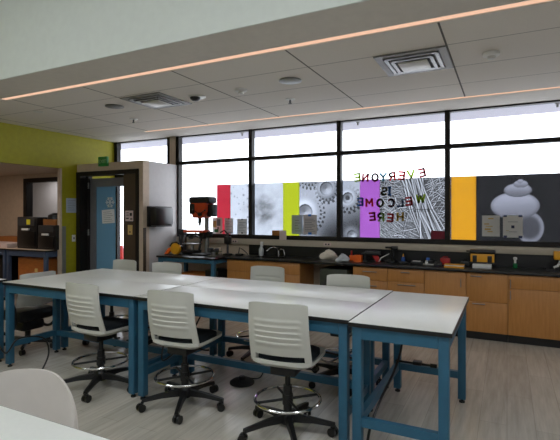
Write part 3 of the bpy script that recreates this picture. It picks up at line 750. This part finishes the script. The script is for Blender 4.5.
MB().lathe([(.022, 0), (.024, .004), (.024, .05), (.014, .06)]).build('bottle', M['green_plastic'], t)
MB().lathe([(.013, .06), (.013, .10), (.022, .105), (.022, .13), (.01, .135)]).build('cap', M['paper'], t)
t = thing('desk_vise', 'yellow topped device with white bent neck on black tray', 'tool', at(.55, 6.17, CT + .022))
MB().lathe([(.05, 0), (.05, .015), (.02, .02)]).build('base', M['black'], t)
MB().tube([(-.06, 0, .015), (-.02, 0, .035), (.0, 0, .07), (.01, 0, .11)], .016).build('neck', M['paper'], t)
MB().box(-.06, .06, -.05, .05, .11, .21, bev=.012).build('head', M['yellow'], t)
solo('black_tray', 'flat black tray on counter at right edge of view', 'tray', MB().box(-.14, .14, -.08, .08, 0, .006).box(-.14, -.13, -.08, .08, .006, .022).box(.13, .14, -.08, .08, .006, .022).box(-.13, .13, -.08, -.07, .006, .022).box(-.13, .13, .07, .08, .006, .022).box(-.1, .1, -.05, .05, .006, .0215), M['black'], at(.54, 6.17))

# ------------------------------------------------------------------ lab tables
def table(name, label, x0, x1, y0, y1, z=CT, long='x', rail='back', top=None, frame=None, group='blue framed white lab tables', lower=True, apron=.075):
    top = top or M['top_white']; frame = frame or M['blue']
    cx, cy = (x0 + x1) / 2, (y0 + y1) / 2; hx, hy = (x1 - x0) / 2 - .001, (y1 - y0) / 2 - .001
    t = thing(name, label, 'table', (cx, cy, 0), 0, group)
    tp = MB().box(-hx + .003, hx - .003, -hy + .003, hy - .003, z - .027, z, bev=.0015).build('tabletop', top, t)
    MB().box(-hx, -hx + .003, -hy, hy, z - .027, z - .002).box(hx - .003, hx, -hy, hy, z - .027, z - .002).box(-hx + .003, hx - .003, -hy, -hy + .003, z - .027, z - .002).box(-hx + .003, hx - .003, hy - .003, hy, z - .027, z - .002).build('edge_band', M['black'], tp)
    i = .02; L = .058; a0 = z - .028 - apron; a1 = z - .028
    ap = MB()
    ap.box(-hx + i + L, hx - i - L, -hy + i, -hy + i + .03, a0, a1).box(-hx + i + L, hx - i - L, hy - i - .03, hy - i, a0, a1)
    ap.box(-hx + i, -hx + i + .03, -hy + i + L, hy - i - L, a0, a1).box(hx - i - .03, hx - i, -hy + i + L, hy - i - L, a0, a1)
    ap.build('apron', frame, t)
    for sx in (-1, 1):
        for sy in (-1, 1):
            px, py = sx * (hx - i - L / 2), sy * (hy - i - L / 2)
            lg = MB().box(px - L / 2, px + L / 2, py - L / 2, py + L / 2, .03, a1, bev=.004).build('leg', frame, t)
            MB().cyl((px, py, 0), (px, py, .012), .022).cyl((px, py, .012), (px, py, .03), .01).build('leveling_foot', M['rubber'], lg)
    if lower:
        rz0, rz1 = .19, .245
        xx = hx - i - L / 2; yy = hy - i - L / 2; e = L / 2
        if long == 'x':
            for sx in (-1, 1): MB().box(sx * xx - .02, sx * xx + .02, -yy + e, yy - e, rz0, rz1).build('end_rail', frame, t)
            MB().box(-xx + e, xx - e, yy - .02, yy + .02, rz0, rz1).build('stretcher', frame, t)
        else:
            for sy in (-1, 1): MB().box(-xx + e, xx - e, sy * yy - .02, sy * yy + .02, rz0, rz1).build('end_rail', frame, t)
            MB().box(-xx - .02, -xx + .02, -yy + e, yy - e, rz0, rz1).build('stretcher', frame, t)
    return t
table('lab_table', 'white topped blue lab table in near row, behind the leftmost near stool', -4.435, -2.702, 2.73, 3.345)
table('lab_table', 'white topped blue lab table in far row, left end by the entrance', -4.435, -2.702, 3.345, 3.96)
table('lab_table', 'white topped blue lab table in near row behind the two right stools', -2.698, -.887, 2.73, 3.345)
table('lab_table', 'white topped blue lab table in far row, facing the sink counter', -2.698, -.887, 3.345, 3.96)
table('lab_table', 'short white topped blue lab table set crosswise at right end of group', -.882, -.272, 2.685, 3.93, long='y')
table('lab_table', 'white topped blue lab table cut off by left edge of view', -6.35, -4.575, 2.26, 2.872)
table('lab_table', 'nearest white table cut off by bottom left corner of view', -3.2, -.62, .36, .975)

# ------------------------------------------------------------------ stools
def back_fn(seat, w, h, lean, ribs=True, round_=False):
    def fn(u, v):
        a = u * 2 - 1
        half = w / 2
        z = seat + .0 + v * h
        if round_:
            k = math.sqrt(max(0, 1 - max(0, (abs(a) - .12) / .88) ** 2.6)); z = seat + v * (h * .62 + h * .38 * k)
        else:
            k = 1 - .10 * max(0, abs(a) - .8) / .2; z = seat + v * h * (1 - .035 * abs(a) ** 6)
        narrow = 1 - .05 * v
        x = a * half * narrow
        y = -.165 - lean * v + .045 * abs(a) ** 2.2 - .02 * math.sin(v * PI)
        if ribs and abs(a) < .8 and .28 < v < .74:
            p = ((v - .28) / .46 * 5) % 1.0
            y -= .010 * (p if p < .8 else (1 - p) * 4) * min(1, (.8 - abs(a)) / .08)
        return (x, y, z), (-.25 * a, 1, .15)
    return fn
def stool(label, seat, loc, rz, phase, plastic, round_=False, w=.43, h=.41):
    t = thing('drafting_stool', label, 'stool', loc, rz, 'pale plastic drafting stools')
    b = MB()
    keep = None if round_ else (lambda u, v: not (.10 < u < .90 and .035 < v < .14))
    b.sheet(back_fn(seat - .02, w, h, .07, not round_, round_), 40, 56, .012, keep)
    b.build('backrest', plastic, t, smooth=50)
    def seat_fn(u, v):
        a, c = u * 2 - 1, v * 2 - 1
        r = .222
        # square rounded plan
        k = 1 / max(1e-6, (abs(a) ** 5 + abs(c) ** 5) ** .2) if max(abs(a), abs(c)) > 0 else 1
        m = max(abs(a), abs(c)); s_ = min(1, k * m) if m > 0 else 1
        x, y = a * r * s_, c * r * s_
        rise = .03 * max(0, m - .8) / .2
        return (x, y + .045, seat - .045 + rise), (0, 0, 1)
    MB().sheet(seat_fn, 20, 20, .022).build('seat_shell', plastic, t, smooth=50)
    def cush_fn(u, v):
        a, c = u * 2 - 1, v * 2 - 1
        m = max(abs(a), abs(c)); k = 1 / max(1e-6, (abs(a) ** 5 + abs(c) ** 5) ** .2) if m > 0 else 1
        s_ = min(1, k * m) if m > 0 else 1
        return (a * .188 * s_, c * .188 * s_ + .045, seat - .012 + .022 * (1 - m ** 6)), (0, 0, 1)
    MB().sheet(cush_fn, 16, 16, .03).build('cushion', M['cushion'], t, smooth=60)
    MB().box(-.09, .09, -.11, .10, seat - .12, seat - .057, bev=.012).tube([(.09, .02, seat - .09), (.17, .03, seat - .10), (.2, .03, seat - .095)], .007).build('tilt_mechanism', M['black'], t)
    MB().cyl((0, 0, .12), (0, 0, .33), .03).cyl((0, 0, .33), (0, 0, seat - .12), .019).build('gas_column', M['black'], t)
    fr = MB().ring((0, 0, .235), .225, .010, 'z', 40).build('foot_ring', M['chrome'], t)
    sp = MB().cyl((0, 0, .20), (0, 0, .27), .037)
    for k in range(4):
        q = phase + .5 + k * PI / 2; sp.cyl((.03 * math.cos(q), .03 * math.sin(q), .235), (.218 * math.cos(q), .218 * math.sin(q), .235), .009)
    sp.build('ring_spokes', M['black'], fr)
    st = MB().lathe([(.045, .07), (.05, .09), (.048, .125), (.034, .15)])
    for k in range(5):
        q = phase + k * 2 * PI / 5; d = Vector((math.cos(q), math.sin(q), 0)); n = Vector((-d.y, d.x, 0))
        vs = []
        for s0, hw, zt, zb in ((.03, .026, .135, .085), (.18, .021, .118, .085), (.325, .017, .092, .07)):
            vs += [d * s0 + n * hw + Vector((0, 0, zb)), d * s0 - n * hw + Vector((0, 0, zb)), d * s0 - n * hw * .7 + Vector((0, 0, zt)), d * s0 + n * hw * .7 + Vector((0, 0, zt))]
        fs = [(3, 2, 1, 0), (8, 9, 10, 11)]
        for j in (0, 4):
            for e in range(4): fs.append((j + e, j + (e + 1) % 4, j + 4 + (e + 1) % 4, j + 4 + e))
        st.add(vs, fs)
    st.build('star_base', M['black'], t)
    for k in range(5):
        q = phase + k * 2 * PI / 5; c = Vector((.32 * math.cos(q), .32 * math.sin(q), 0)); yaw = q + 1.1 + k
        ax = Vector((math.cos(yaw), math.sin(yaw), 0)); tr = Vector((-ax.y, ax.x, 0)) * .012
        cs = MB().cyl(c + Vector((0, 0, .058)), c + Vector((0, 0, .075)), .011)
        p = c + tr + Vector((0, 0, .03))
        for s_ in (-1, 1): cs.cyl(p + ax * s_ * .006, p + ax * s_ * .026, .030, seg=16)
        cs.cyl(p - ax * .02, p + ax * .02, .012).cyl(p + Vector((0, 0, .02)), p + Vector((0, 0, .034)), .02, .016)
        cs.build('caster', M['black_gloss'], t)
    return t
G = M['grey_plastic']; D = math.radians
SH = .545
stool('pale grey drafting stool in near row, leftmost, back turned to the room', SH, (-3.15, 2.80, 0), D(-3), D(-60), G)
stool('pale grey drafting stool in near row, the middle one', SH, (-2.265, 2.835, 0), D(4), D(-66), G)
stool('pale grey drafting stool in near row, rightmost and largest in view', SH, (-1.35, 2.80, 0), D(6), D(11), G)
stool('pale grey stool across the tables with back in front of the sink cabinet', SH, (-2.325, 4.12, 0), D(180), .3, G)
stool('pale grey stool across the tables with back in front of the knee space', SH, (-1.315, 3.86, 0), D(184), .8, G)
stool('pale grey stool across the tables nearest the entrance door', SH, (-4.24, 3.93, 0), D(176), .1, G)
stool('pale grey stool across the tables in front of the drill press bench', SH, (-3.54, 3.92, 0), D(183), .5, G)
t = thing('task_chair', 'pale backed chair with black seat at left end of the tables', 'chair', (-4.80, 3.245, 0), D(88))
MB().sheet(back_fn(.50, .43, .365, .07), 40, 40, .012).build('backrest', M['grey_plastic'], t, smooth=50)
MB().box(-.21, .21, -.19, .22, .33, .47, bev=.05).build('seat', M['black'], t)
MB().box(-.13, .13, -.12, .14, .22, .33, bev=.03).cyl((0, 0, .05), (0, 0, .25), .03).build('tilt_mechanism', M['black'], t)
for sx in (-1, 1): MB().ring((sx * .235, .02, .40), .19, .016, 'x', 36).build('armrest', M['rubber'], t)
st = MB()
for k in range(5):
    q = k * 2 * PI / 5 + .2; st.cyl((0, 0, .10), (.28 * math.cos(q), .28 * math.sin(q), .08), .028, .018)
st.build('star_base', M['black'], t)
for k in range(5):
    q = k * 2 * PI / 5 + .2; MB().cyl((.28 * math.cos(q), .28 * math.sin(q), .06), (.28 * math.cos(q), .28 * math.sin(q), .085), .012).cyl((.28 * math.cos(q) - .02, .28 * math.sin(q), .031), (.28 * math.cos(q) + .02, .28 * math.sin(q), .031), .03).build('caster', M['black_gloss'], t)

# round backed chair in the near left corner, facing the nearest table
t = thing('shell_chair', 'off white round backed chair in near left corner behind nearest table', 'chair', (-1.75, 1.05, 0), D(210))
def shell_back(u, v):
    a = u * 2 - 1; k = max(0.0, 1 - abs(a) ** 3.2) ** .55
    z = .50 + v * (.08 + .25 * k)
    return (a * .265 * (1 - .04 * v), -.20 - .05 * v + .10 * abs(a) ** 2, z), (-.6 * a, 1, .1)
MB().sheet(shell_back, 44, 20, .012).build('backrest', M['shell_white'], t, smooth=60)
def shell_seat(u, v):
    a, c = u * 2 - 1, v * 2 - 1; m = max(abs(a), abs(c)); k = 1 / max(1e-6, (abs(a) ** 4 + abs(c) ** 4) ** .25) if m > 0 else 1
    s_ = min(1, k * m) if m > 0 else 1
    return (a * .24 * s_, c * .21 * s_, .47 + .05 * max(0, m - .75)), (0, 0, 1)
MB().sheet(shell_seat, 16, 16, .014).build('seat', M['shell_white'], t, smooth=60)
for sx in (-1, 1):
    MB().box(sx * .2 - .02, sx * .2 + .02, -.225, -.17, .46, .54, bev=.008).build('back_bracket', M['shell_white'], t)
    for sy in (-1, 1): MB().cyl((sx * .17, sy * .15, .46), (sx * .22, sy * .20, 0), .013).build('leg', M['chrome'], t)

# ------------------------------------------------------------------ floor clutter
def cord(label, pts, r=.006):
    P = [Vector(p) for p in pts]; out = []
    for i in range(len(P) - 1):
        p0, p1, p2, p3 = P[max(i - 1, 0)], P[i], P[i + 1], P[min(i + 2, len(P) - 1)]
        for k in range(8):
            s_ = k / 8; out.append(.5 * ((2 * p1) + (-p0 + p2) * s_ + (2 * p0 - 5 * p1 + 4 * p2 - p3) * s_ ** 2 + (-p0 + 3 * p1 - 3 * p2 + p3) * s_ ** 3))
    out.append(P[-1])
    solo('loose_cable', label, 'cord', MB().tube(out, r, 8), M['black'], group='black power cords')
cord('black cord hanging under the crosswise table and down to the floor', [(-.74, 3.62, .72), (-.72, 3.5, .5), (-.735, 3.3, .36), (-.76, 3.0, .255), (-.79, 2.86, .12), (-.78, 2.62, .008), (-.9, 2.4, .007), (-1.1, 2.34, .007)], .009)
cord('black cord looped on floor by leg of left near table', [(-4.66, 2.79, .28), (-4.30, 2.68, .17), (-4.22, 2.76, .30), (-4.2, 3.0, .252), (-4.19, 3.06, .1), (-4.05, 2.9, .007), (-3.85, 2.66, .007), (-3.95, 2.50, .007), (-4.15, 2.46, .007), (-4.5, 2.60, .007)], .008)
cord('black cord sagging behind the middle near stool between table legs', [(-2.62, 3.2, .73), (-2.64, 3.05, .45), (-2.60, 2.95, .28), (-2.45, 2.92, .36), (-2.40, 3.1, .5), (-2.36, 3.26, .73)], .007)
cord('thin black cord hanging under far table behind the middle stool', [(-2.02, 3.85, .73), (-2.05, 3.8, .5), (-2.0, 3.7, .2), (-2.02, 3.62, .01), (-2.1, 3.5, .03)], .006)
t = thing('floor_outlet_puck', 'black round floor pedestal on floor under the middle tables', 'floor outlet', (-2.11, 3.44, 0))
MB().lathe([(.11, 0), (.11, .012), (.085, .03), (.03, .034)], seg=26).build('base', M['rubber'], t)
MB().lathe([(.028, .034), (.028, .06), (.02, .064)], seg=16).build('hub', M['black'], t)
t = thing('clamp_bar', 'black bar clamp lying across the crosswise table end rail', 'clamp', (-.68, 3.87, .256))
MB().cyl((-.16, -.02, .01), (.12, -.02, .01), .009).box(-.02, .05, -.04, .02, 0, .03, bev=.005).build('bar', M['black'], t)
MB().cyl((.12, -.02, .01), (.17, -.02, .01), .016).build('grip', M['rubber'], t)
# ------------------------------------------------------------------ drill press bench
table('work_bench', 'low blue bench with dark top carrying the drill press', -5.02, -3.895, 5.56, 6.30, top=M['epoxy'], group=None, apron=.06)
solo('wooden_crate', 'plain wooden crate on floor beneath the drill press bench', 'crate', MB().box(-.24, .24, -.15, .15, 0, .02).box(-.24, -.22, -.15, .15, .02, .55).box(.22, .24, -.15, .15, .02, .55).box(-.22, .22, -.15, -.13, .02, .55).box(-.22, .22, .13, .15, .02, .55), M['wood_shelf'], (-4.50, 5.98, 0))
solo('storage_box', 'dark storage box on floor beneath the bench right of the crate', 'box', MB().box(-.16, .09, -.2, .18, 0, .62, bev=.01), M['black'], (-4.08, 6.0, 0))
t = thing('drill_press', 'tall bench drill press with orange head and black belt cover', 'drill press', (-4.38, 6.02, CT))
MB().box(-.13, .13, -.22, .16, 0, .03, bev=.01).build('base', M['dark_grey'], t)
MB().cyl((-.02, .05, .03), (-.02, .05, .72), .036).build('column', M['grey_metal'], t)
wt = MB().box(-.33, .02, -.17, .10, .365, .40, bev=.006).build('work_table', M['orange_red'], t)
MB().box(-.10, .0, -.06, .06, .26, .365, bev=.01).box(-.03, .07, 0, .1, .28, .38, bev=.01).tube([(-.12, -.10, .36), (-.17, -.14, .27), (-.25, -.14, .26)], .012).build('table_bracket', M['black'], wt)
MB().prism([(-.17, .60), (-.21, .72), (-.21, .84), (.08, .84), (.08, .70), (.04, .66), (.02, .60)], -.12, .10).build('head', M['orange_red'], t)
MB().box(-.27, .14, -.12, .12, .83, .945, bev=.035).build('belt_cover', M['black'], t)
MB().box(-.25, -.13, -.125, .1, .66, .84, bev=.02).build('front_guard', M['black'], t)
MB().box(.06, .17, -.06, .09, .62, .82, bev=.02).build('motor', M['black'], t)
MB().cyl((-.10, -.03, .60), (-.10, -.03, .53), .03).cyl((-.10, -.03, .53), (-.10, -.03, .47), .024, .014).cyl((-.10, -.03, .47), (-.10, -.03, .42), .005).build('chuck', M['black'], t)
h = MB().cyl((-.02, -.12, .66), (-.02, -.16, .66), .03)
for k in range(3):
    q = k * 2.094 + .5; e = (-.02 + .13 * math.cos(q), -.16, .66 + .13 * math.sin(q)); h.cyl((-.02, -.16, .66), e, .007)
    h.lathe([(.004, -.016), (.016, -.008), (.016, .008), (.004, .016)], c=e, seg=10)
h.build('feed_handle', M['black'], t)
t = thing('circular_saw', 'yellow and orange power saw on left end of drill press bench', 'tool', (-4.84, 5.76, CT))
MB().box(-.14, .12, -.05, .05, 0, .012).build('shoe', M['dark_grey'], t)
MB().lathe([(.085, -.03), (.095, -.01), (.095, .02), (.06, .035)], c=(.05, .0, .10), axis='y').build('blade_guard', M['yellow'], t)
MB().box(-.02, .10, .03, .13, .06, .15, bev=.02).build('motor', M['black'], t)
MB().prism([(-.17, .01), (-.10, .01), (-.05, .07), (-.04, .12), (-.09, .11)], -.02, .02).build('rear_handle', M['orange'], t)
MB().tube([(-.06, 0, .14), (-.02, 0, .19), (.07, 0, .205), (.12, 0, .18)], .015).build('top_handle', M['black'], t)
t = thing('scroll_saw', 'black low saw with pale flat table on bench left of drill press column', 'tool', (-4.69, 6.09, CT))
MB().box(-.16, .10, -.10, .10, 0, .06, bev=.01).build('base', M['black'], t)
MB().box(-.17, .12, -.09, .09, .16, .175, bev=.004).cyl((-.02, 0, .06), (-.02, 0, .16), .03).build('saw_table', M['steel'], t)
MB().tube([(.08, .05, .06), (.11, .08, .26), (.02, .05, .29), (-.10, 0, .27)], .02).build('arm', M['black'], t)
t = thing('bench_vise', 'dark metal vise on bench right of the drill press', 'vise', (-4.10, 5.84, CT))
MB().box(-.07, .07, -.05, .05, 0, .02).cyl((0, 0, .02), (0, 0, .07), .035).build('base', M['steel'], t)
MB().box(-.10, -.02, -.035, .035, .06, .13, bev=.008).box(.03, .08, -.035, .035, .06, .13, bev=.008).box(-.02, .03, -.015, .015, .07, .10).build('jaws', M['dark_grey'], t)
MB().cyl((.08, 0, .085), (.15, 0, .085), .01).cyl((.145, 0, .02), (.145, 0, .15), .006).build('screw_handle', M['chrome'], t)
t = thing('bench_grinder', 'black pillar stand with arm on bench in front of red panel', 'tool', (-4.04, 6.14, CT))
MB().lathe([(.08, 0), (.08, .02), (.03, .03)]).build('base', M['black'], t)
MB().cyl((0, 0, .03), (0, 0, .36), .018).build('post', M['dark_grey'], t)
MB().box(-.05, .06, -.04, .04, .18, .30, bev=.015).tube([(0, 0, .34), (-.06, 0, .40), (-.14, 0, .36)], .013).build('motor_head', M['black'], t)
t = thing('soldering_iron', 'black desk tool with bent arm on left end of counter', 'tool', (-3.80, 6.12, CT))
MB().box(-.06, .05, -.04, .04, 0, .035, bev=.008).build('base', M['black'], t)
MB().tube([(-.02, 0, .035), (.0, 0, .13), (.06, 0, .10), (.13, 0, .05), (.16, 0, .012)], .008).build('arm', M['dark_grey'], t)
t = thing('pencil_box', 'dark small box on window ledge left of the drill press', 'box', (-5.06, 6.27, CT))
MB().box(-.06, .06, -.035, .035, .0, .30, bev=.006).build('stand', M['dark_grey'], t)
MB().box(-.065, .065, -.04, .04, .30, .40, bev=.006).build('head', M['black'], t)

# ------------------------------------------------------------------ entrance things
t = thing('towel_dispenser', 'glossy black paper towel dispenser on grey entry side wall', 'dispenser', (FX, 5.81, 1.29))
MB().box(.001, .04, -.23, .23, 0, .34, bev=.01).build('back_plate', M['black'], t)
MB().box(.03, .20, -.22, .22, .015, .335, bev=.045).build('cover', M['black_gloss'], t)
MB().box(.04, .17, -.20, .20, .0, .02).build('paper_slot', M['dark_grey'], t)
solo('corner_guard', 'bronze metal guard on corner of the entry box', 'corner guard', MB().box(FX + .001, FX + .012, FY + .0, FY + .06, 0, 1.28), M['brown_panel'])
t = thing('exit_sign', 'green exit sign on top of the entry door wall', 'exit sign', (-6.10, FY - .02, 2.31))
MB().box(-.10, .10, -.03, .018, 0, .16, bev=.004).build('housing', M['exit_green'], t)
cu = bpy.data.curves.new('exit', 'FONT'); cu.body = 'EXIT'; cu.extrude = .002; cu.size = .085; cu.align_x = 'CENTER'
tmp = bpy.data.objects.new('tmp', cu); COL.objects.link(tmp); bpy.context.view_layer.update()
me = bpy.data.meshes.new_from_object(tmp.evaluated_get(bpy.context.evaluated_depsgraph_get())); bpy.data.objects.remove(tmp)
for v in me.vertices: v.co = (v.co.x, -.031 - v.co.z, v.co.y + .05)
me.materials.clear(); me.materials.append(M['exit_white']); me.name = 'lettering'
o = bpy.data.objects.new('lettering', me); COL.objects.link(o); o.parent = t
# notices on and around the door
mb = MB().box(-.15, .15, 0, .002, 0, .24)
for i in range(6): mb.box(-.12, .12 - .03 * (i % 3), -.001, 0, .03 + .033 * i, .036 + .033 * i, m=1)
o = solo('paper_notice', 'white paper notice taped on the blue door glass', 'paper', mb, [M['paper'], M['ink']], (-6.22, LY + .012, 1.34), group='notices at the entrance'); o.rotation_euler = (0, -.06, 0)
mb = MB()
for k in range(6):
    q = k * PI / 3
    for (r0, r1, da) in ((0, .10, 0), (.055, .088, .35), (.055, .088, -.35)):
        if da == 0: a, b = (0, 0), (r1 * math.cos(q), r1 * math.sin(q))
        else: a, b = (r0 * math.cos(q), r0 * math.sin(q)), (r1 * math.cos(q + da), r1 * math.sin(q + da))
        mb.cyl((a[0], 0, a[1]), (b[0], 0, b[1]), .009, seg=6)
solo('paper_snowflake', 'white paper snowflake on the blue door glass', 'decoration', mb, M['paper'], (-6.18, LY + .008, 1.705))
mb = MB().box(-.10, .10, 0, .006, 0, .2, m=1).box(-.088, .088, -.002, 0, .012, .188, m=0).box(.01, .06, -.003, -.002, .10, .15, m=1).box(-.07, -.01, -.003, -.002, .05, .07, m=1).box(.02, .07, -.003, -.002, .04, .06, m=1)
for i in range(3): mb.box(-.07, -.01, -.003, -.002, .10 + .025 * i, .11 + .025 * i, m=1)
solo('wall_sign', 'square white sign with black border on brown panel by door', 'sign', mb, [M['paper_pink'], M['black']], (-5.58, FY + .043, 1.37))
solo('door_plate', 'yellow plate below the square sign on brown panel', 'sign', MB().box(-.05, .05, 0, .006, 0, .16).box(-.012, .012, -.002, 0, .03, .06, m=1), [M['ink_tan'], M['black']], (-5.565, FY + .043, 1.16))
mb = MB().box(0, .003, -.105, .105, 0, .25)
for i in range(7): mb.box(.003, .004, -.08, .08 - .02 * (i % 3), .03 + .03 * i, .036 + .03 * i, m=1)
solo('paper_notice', 'grey paper notice pinned on the lime wall beside the door', 'paper', mb, [M['paper_blue'], M['ink']], (WX + .001, 5.385, 1.525), group='notices at the entrance')
t = thing('light_switch', 'white light switch on the lime wall below the notice', 'switch', (WX, 5.43, 1.02))
MB().box(.001, .007, -.035, .035, 0, .115, bev=.002).build('plate', M['paper'], t)
MB().box(.007, .014, -.009, .009, .04, .075).build('toggle', M['dark_grey'], t)
solo('corner_guard', 'grey metal guard on lime wall edge by the side bay', 'corner guard', MB().box(WX + .001, WX + .008, 5.2, 5.27, 0, 1.29), M['grey_metal'])
solo('traffic_cone', 'red and white cone outdoors seen through the entry door', 'cone', MB().box(-.18, .18, -.18, .18, -.02, .02).lathe([(.14, .02), (.105, .25)]).lathe([(.105, .25), (.085, .42)], m=1).lathe([(.085, .42), (.04, .78)]), [M['red'], M['paper']], (-7.85, 7.55, 0))

# ------------------------------------------------------------------ side bay things
BZ = .89
table('bay_bench', 'slate blue bench in side bay carrying the black machines', -7.96, -6.865, 4.95, 5.62, z=BZ, frame=M['blue_dark'], top=M['beige'], group='slate blue benches in the side bay', apron=.09)
table('bay_bench', 'slate blue bench in side bay cut off by left edge of view', -9.2, -7.97, 4.95, 5.62, z=BZ, frame=M['blue_dark'], top=M['beige'], group='slate blue benches in the side bay', apron=.09)
def machine(X, w, hgt, lab, note=False):
    t = thing('desktop_printer', lab, 'machine', (X, 5.30, BZ), 0, 'black boxy machines in the side bay')
    d = .22
    MB().box(-w, w, -d + .02, d, 0, hgt, bev=.012).build('housing', M['black'], t)
    MB().box(-w + .03, w - .03, -d, -d + .02, .04, hgt * .55, bev=.004).build('door_panel', M['black_gloss'], t)
    MB().box(-w * .35, w * .35, -d - .018, -d + .01, hgt * .58, hgt * .58 + .035, bev=.004).build('handle', M['paper'], t)
    MB().box(-w + .04, w - .04, -d + .004, -d + .02, hgt * .72, hgt * .95).build('control_panel', M['dark_grey'], t)
    if note: MB().box(.02, .12, -d - .001, -d + .004, hgt * .76, hgt * .92).build('sticky_note', M['yellow_note'], t)
machine(-7.57, .27, .56, 'tall black boxy machine with yellow note on side bay bench', True)
machine(-7.045, .23, .42, 'shorter black boxy machine under a brown bag on side bay bench')
t = thing('paper_bag', 'brown bag with black lid standing on the shorter black machine', 'bag', (-7.05, 5.28, BZ + .42))
MB().prism([(-.16, 0), (.16, 0), (.17, .10), (-.17, .10)], -.12, .12).build('bag', M['cardboard'], t)
MB().lathe([(.13, .10), (.12, .17), (.05, .21)], seg=20).build('lid', M['black'], t)
solo('wooden_cabinet', 'orange wooden cabinet on floor beneath the right side bay bench', 'cabinet', MB().box(-.42, .32, -.22, .2, 0, .735, bev=.004).box(-.40, .30, -.224, -.219, .02, .715).box(.05, .12, -.232, -.224, .5, .56, m=1), [M['wood_shelf'], M['ink_tan']], (-7.33, 5.28, 0))
solo('supply_box', 'black box on floor beneath the left side bay bench', 'box', MB().box(-.4, .48, -.2, .2, 0, .7, bev=.02), M['black'], (-8.68, 5.32, 0))
solo('cardboard_tray', 'open brown tray of parts at left edge on side bay bench', 'tray', MB().box(-.25, .3, -.12, .12, 0, .02).prism([(-.27, .02), (.3, .02), (.36, .10), (-.27, .10)], -.12, .12), M['cardboard'], (-8.55, 5.5, BZ + .08))
solo('pale_carton', 'flat pale carton under the brown tray on side bay bench', 'box', MB().box(-.28, .32, -.13, .13, 0, .08, bev=.004), M['paper_pink'], (-8.55, 5.48, BZ))
solo('red_folder', 'red folder on side bay bench in front of the pale carton', 'folder', MB().box(-.18, .16, -.1, .1, 0, .035, bev=.006), M['red'], (-8.45, 5.18, BZ))
solo('pink_carton', 'small pinkish carton on side bay bench left of tall machine', 'box', MB().box(-.1, .1, -.09, .09, 0, .075, bev=.004), M['paper_pink'], (-8.09, 5.10, BZ))
t = thing('tape_dispenser', 'small yellow and black tape dispenser beside the tall machine', 'tape', (-7.905, 5.32, BZ))
MB().box(-.04, .04, -.03, .03, 0, .06, bev=.008).build('body', M['black'], t)
MB().lathe([(.045, -.015), (.045, .015)], c=(.01, -.0, .10), axis='y').build('roll', M['yellow_note'], t)

# ------------------------------------------------------------------ light
for i, (X, Y) in enumerate([(-4.2, .6), (-1.0, .6), (2.2, .6), (-4.2, -2.0), (-1.0, -2.0), (2.2, -2.0)]):  # unseen strips added to light the bulkhead and near part of the room
    t = thing('added_fill_strip', 'added unseen white strip under the tall ceiling, brightening the near room', 'ceiling light', (X, Y, HZ), 0, 'added fill strips of the tall part of the room')
    MB().box(-1.2, 1.2, -.06, .06, -.03, -.001).build('housing', M['grey_metal'], t)
    MB().box(-1.18, 1.18, -.05, .05, -.05, -.03).build('diffuser', M['strip_fill'], t)
def area(name, loc, rot, sx, sy, power, rgb, portal=False):
    l = bpy.data.lights.new(name, 'AREA'); l.shape = 'RECTANGLE'; l.size = sx; l.size_y = sy; l.energy = power; l.color = rgb
    if portal: l.cycles.is_portal = True
    o = bpy.data.objects.new(name, l); COL.objects.link(o); o.location = loc; o.rotation_euler = rot
    return o
area('bay_fill', (-8.3, 4.2, 2.27), (0, 0, 0), .9, .3, 7, (1, .82, .68))  # added area light without a fixture, warms the side bay
area('passage_fill', (-8.6, 6.3, 2.28), (0, 0, 0),   .9, .3, 5, (1, .95, .92))  # added, unseen fill that brightens the passage walls behind the inner window

W = bpy.data.worlds.new('World'); S.world = W; W.use_nodes = True
bg = W.node_tree.nodes['Background']; bg.inputs['Color'].default_value = (.93, .965, 1, 1); bg.inputs['Strength'].default_value = 3.2

# ------------------------------------------------------------------ camera
cam = bpy.data.cameras.new('camera'); co = bpy.data.objects.new('camera', cam); COL.objects.link(co)
cam.sensor_fit = 'HORIZONTAL'; cam.sensor_width = 36; cam.lens = 36 * 451 / 560; cam.shift_y = -6.5 / 560; cam.clip_start = .02
co.location = (0, 0, 1.51); co.rotation_euler = (PI / 2, 0, math.atan2(227, 451))
S.camera = co
S.view_settings.view_transform = 'Standard'; S.view_settings.look = 'None'
S.view_settings.exposure = 0.65; S.view_settings.gamma = 1.0; S.view_settings.use_curve_mapping = False
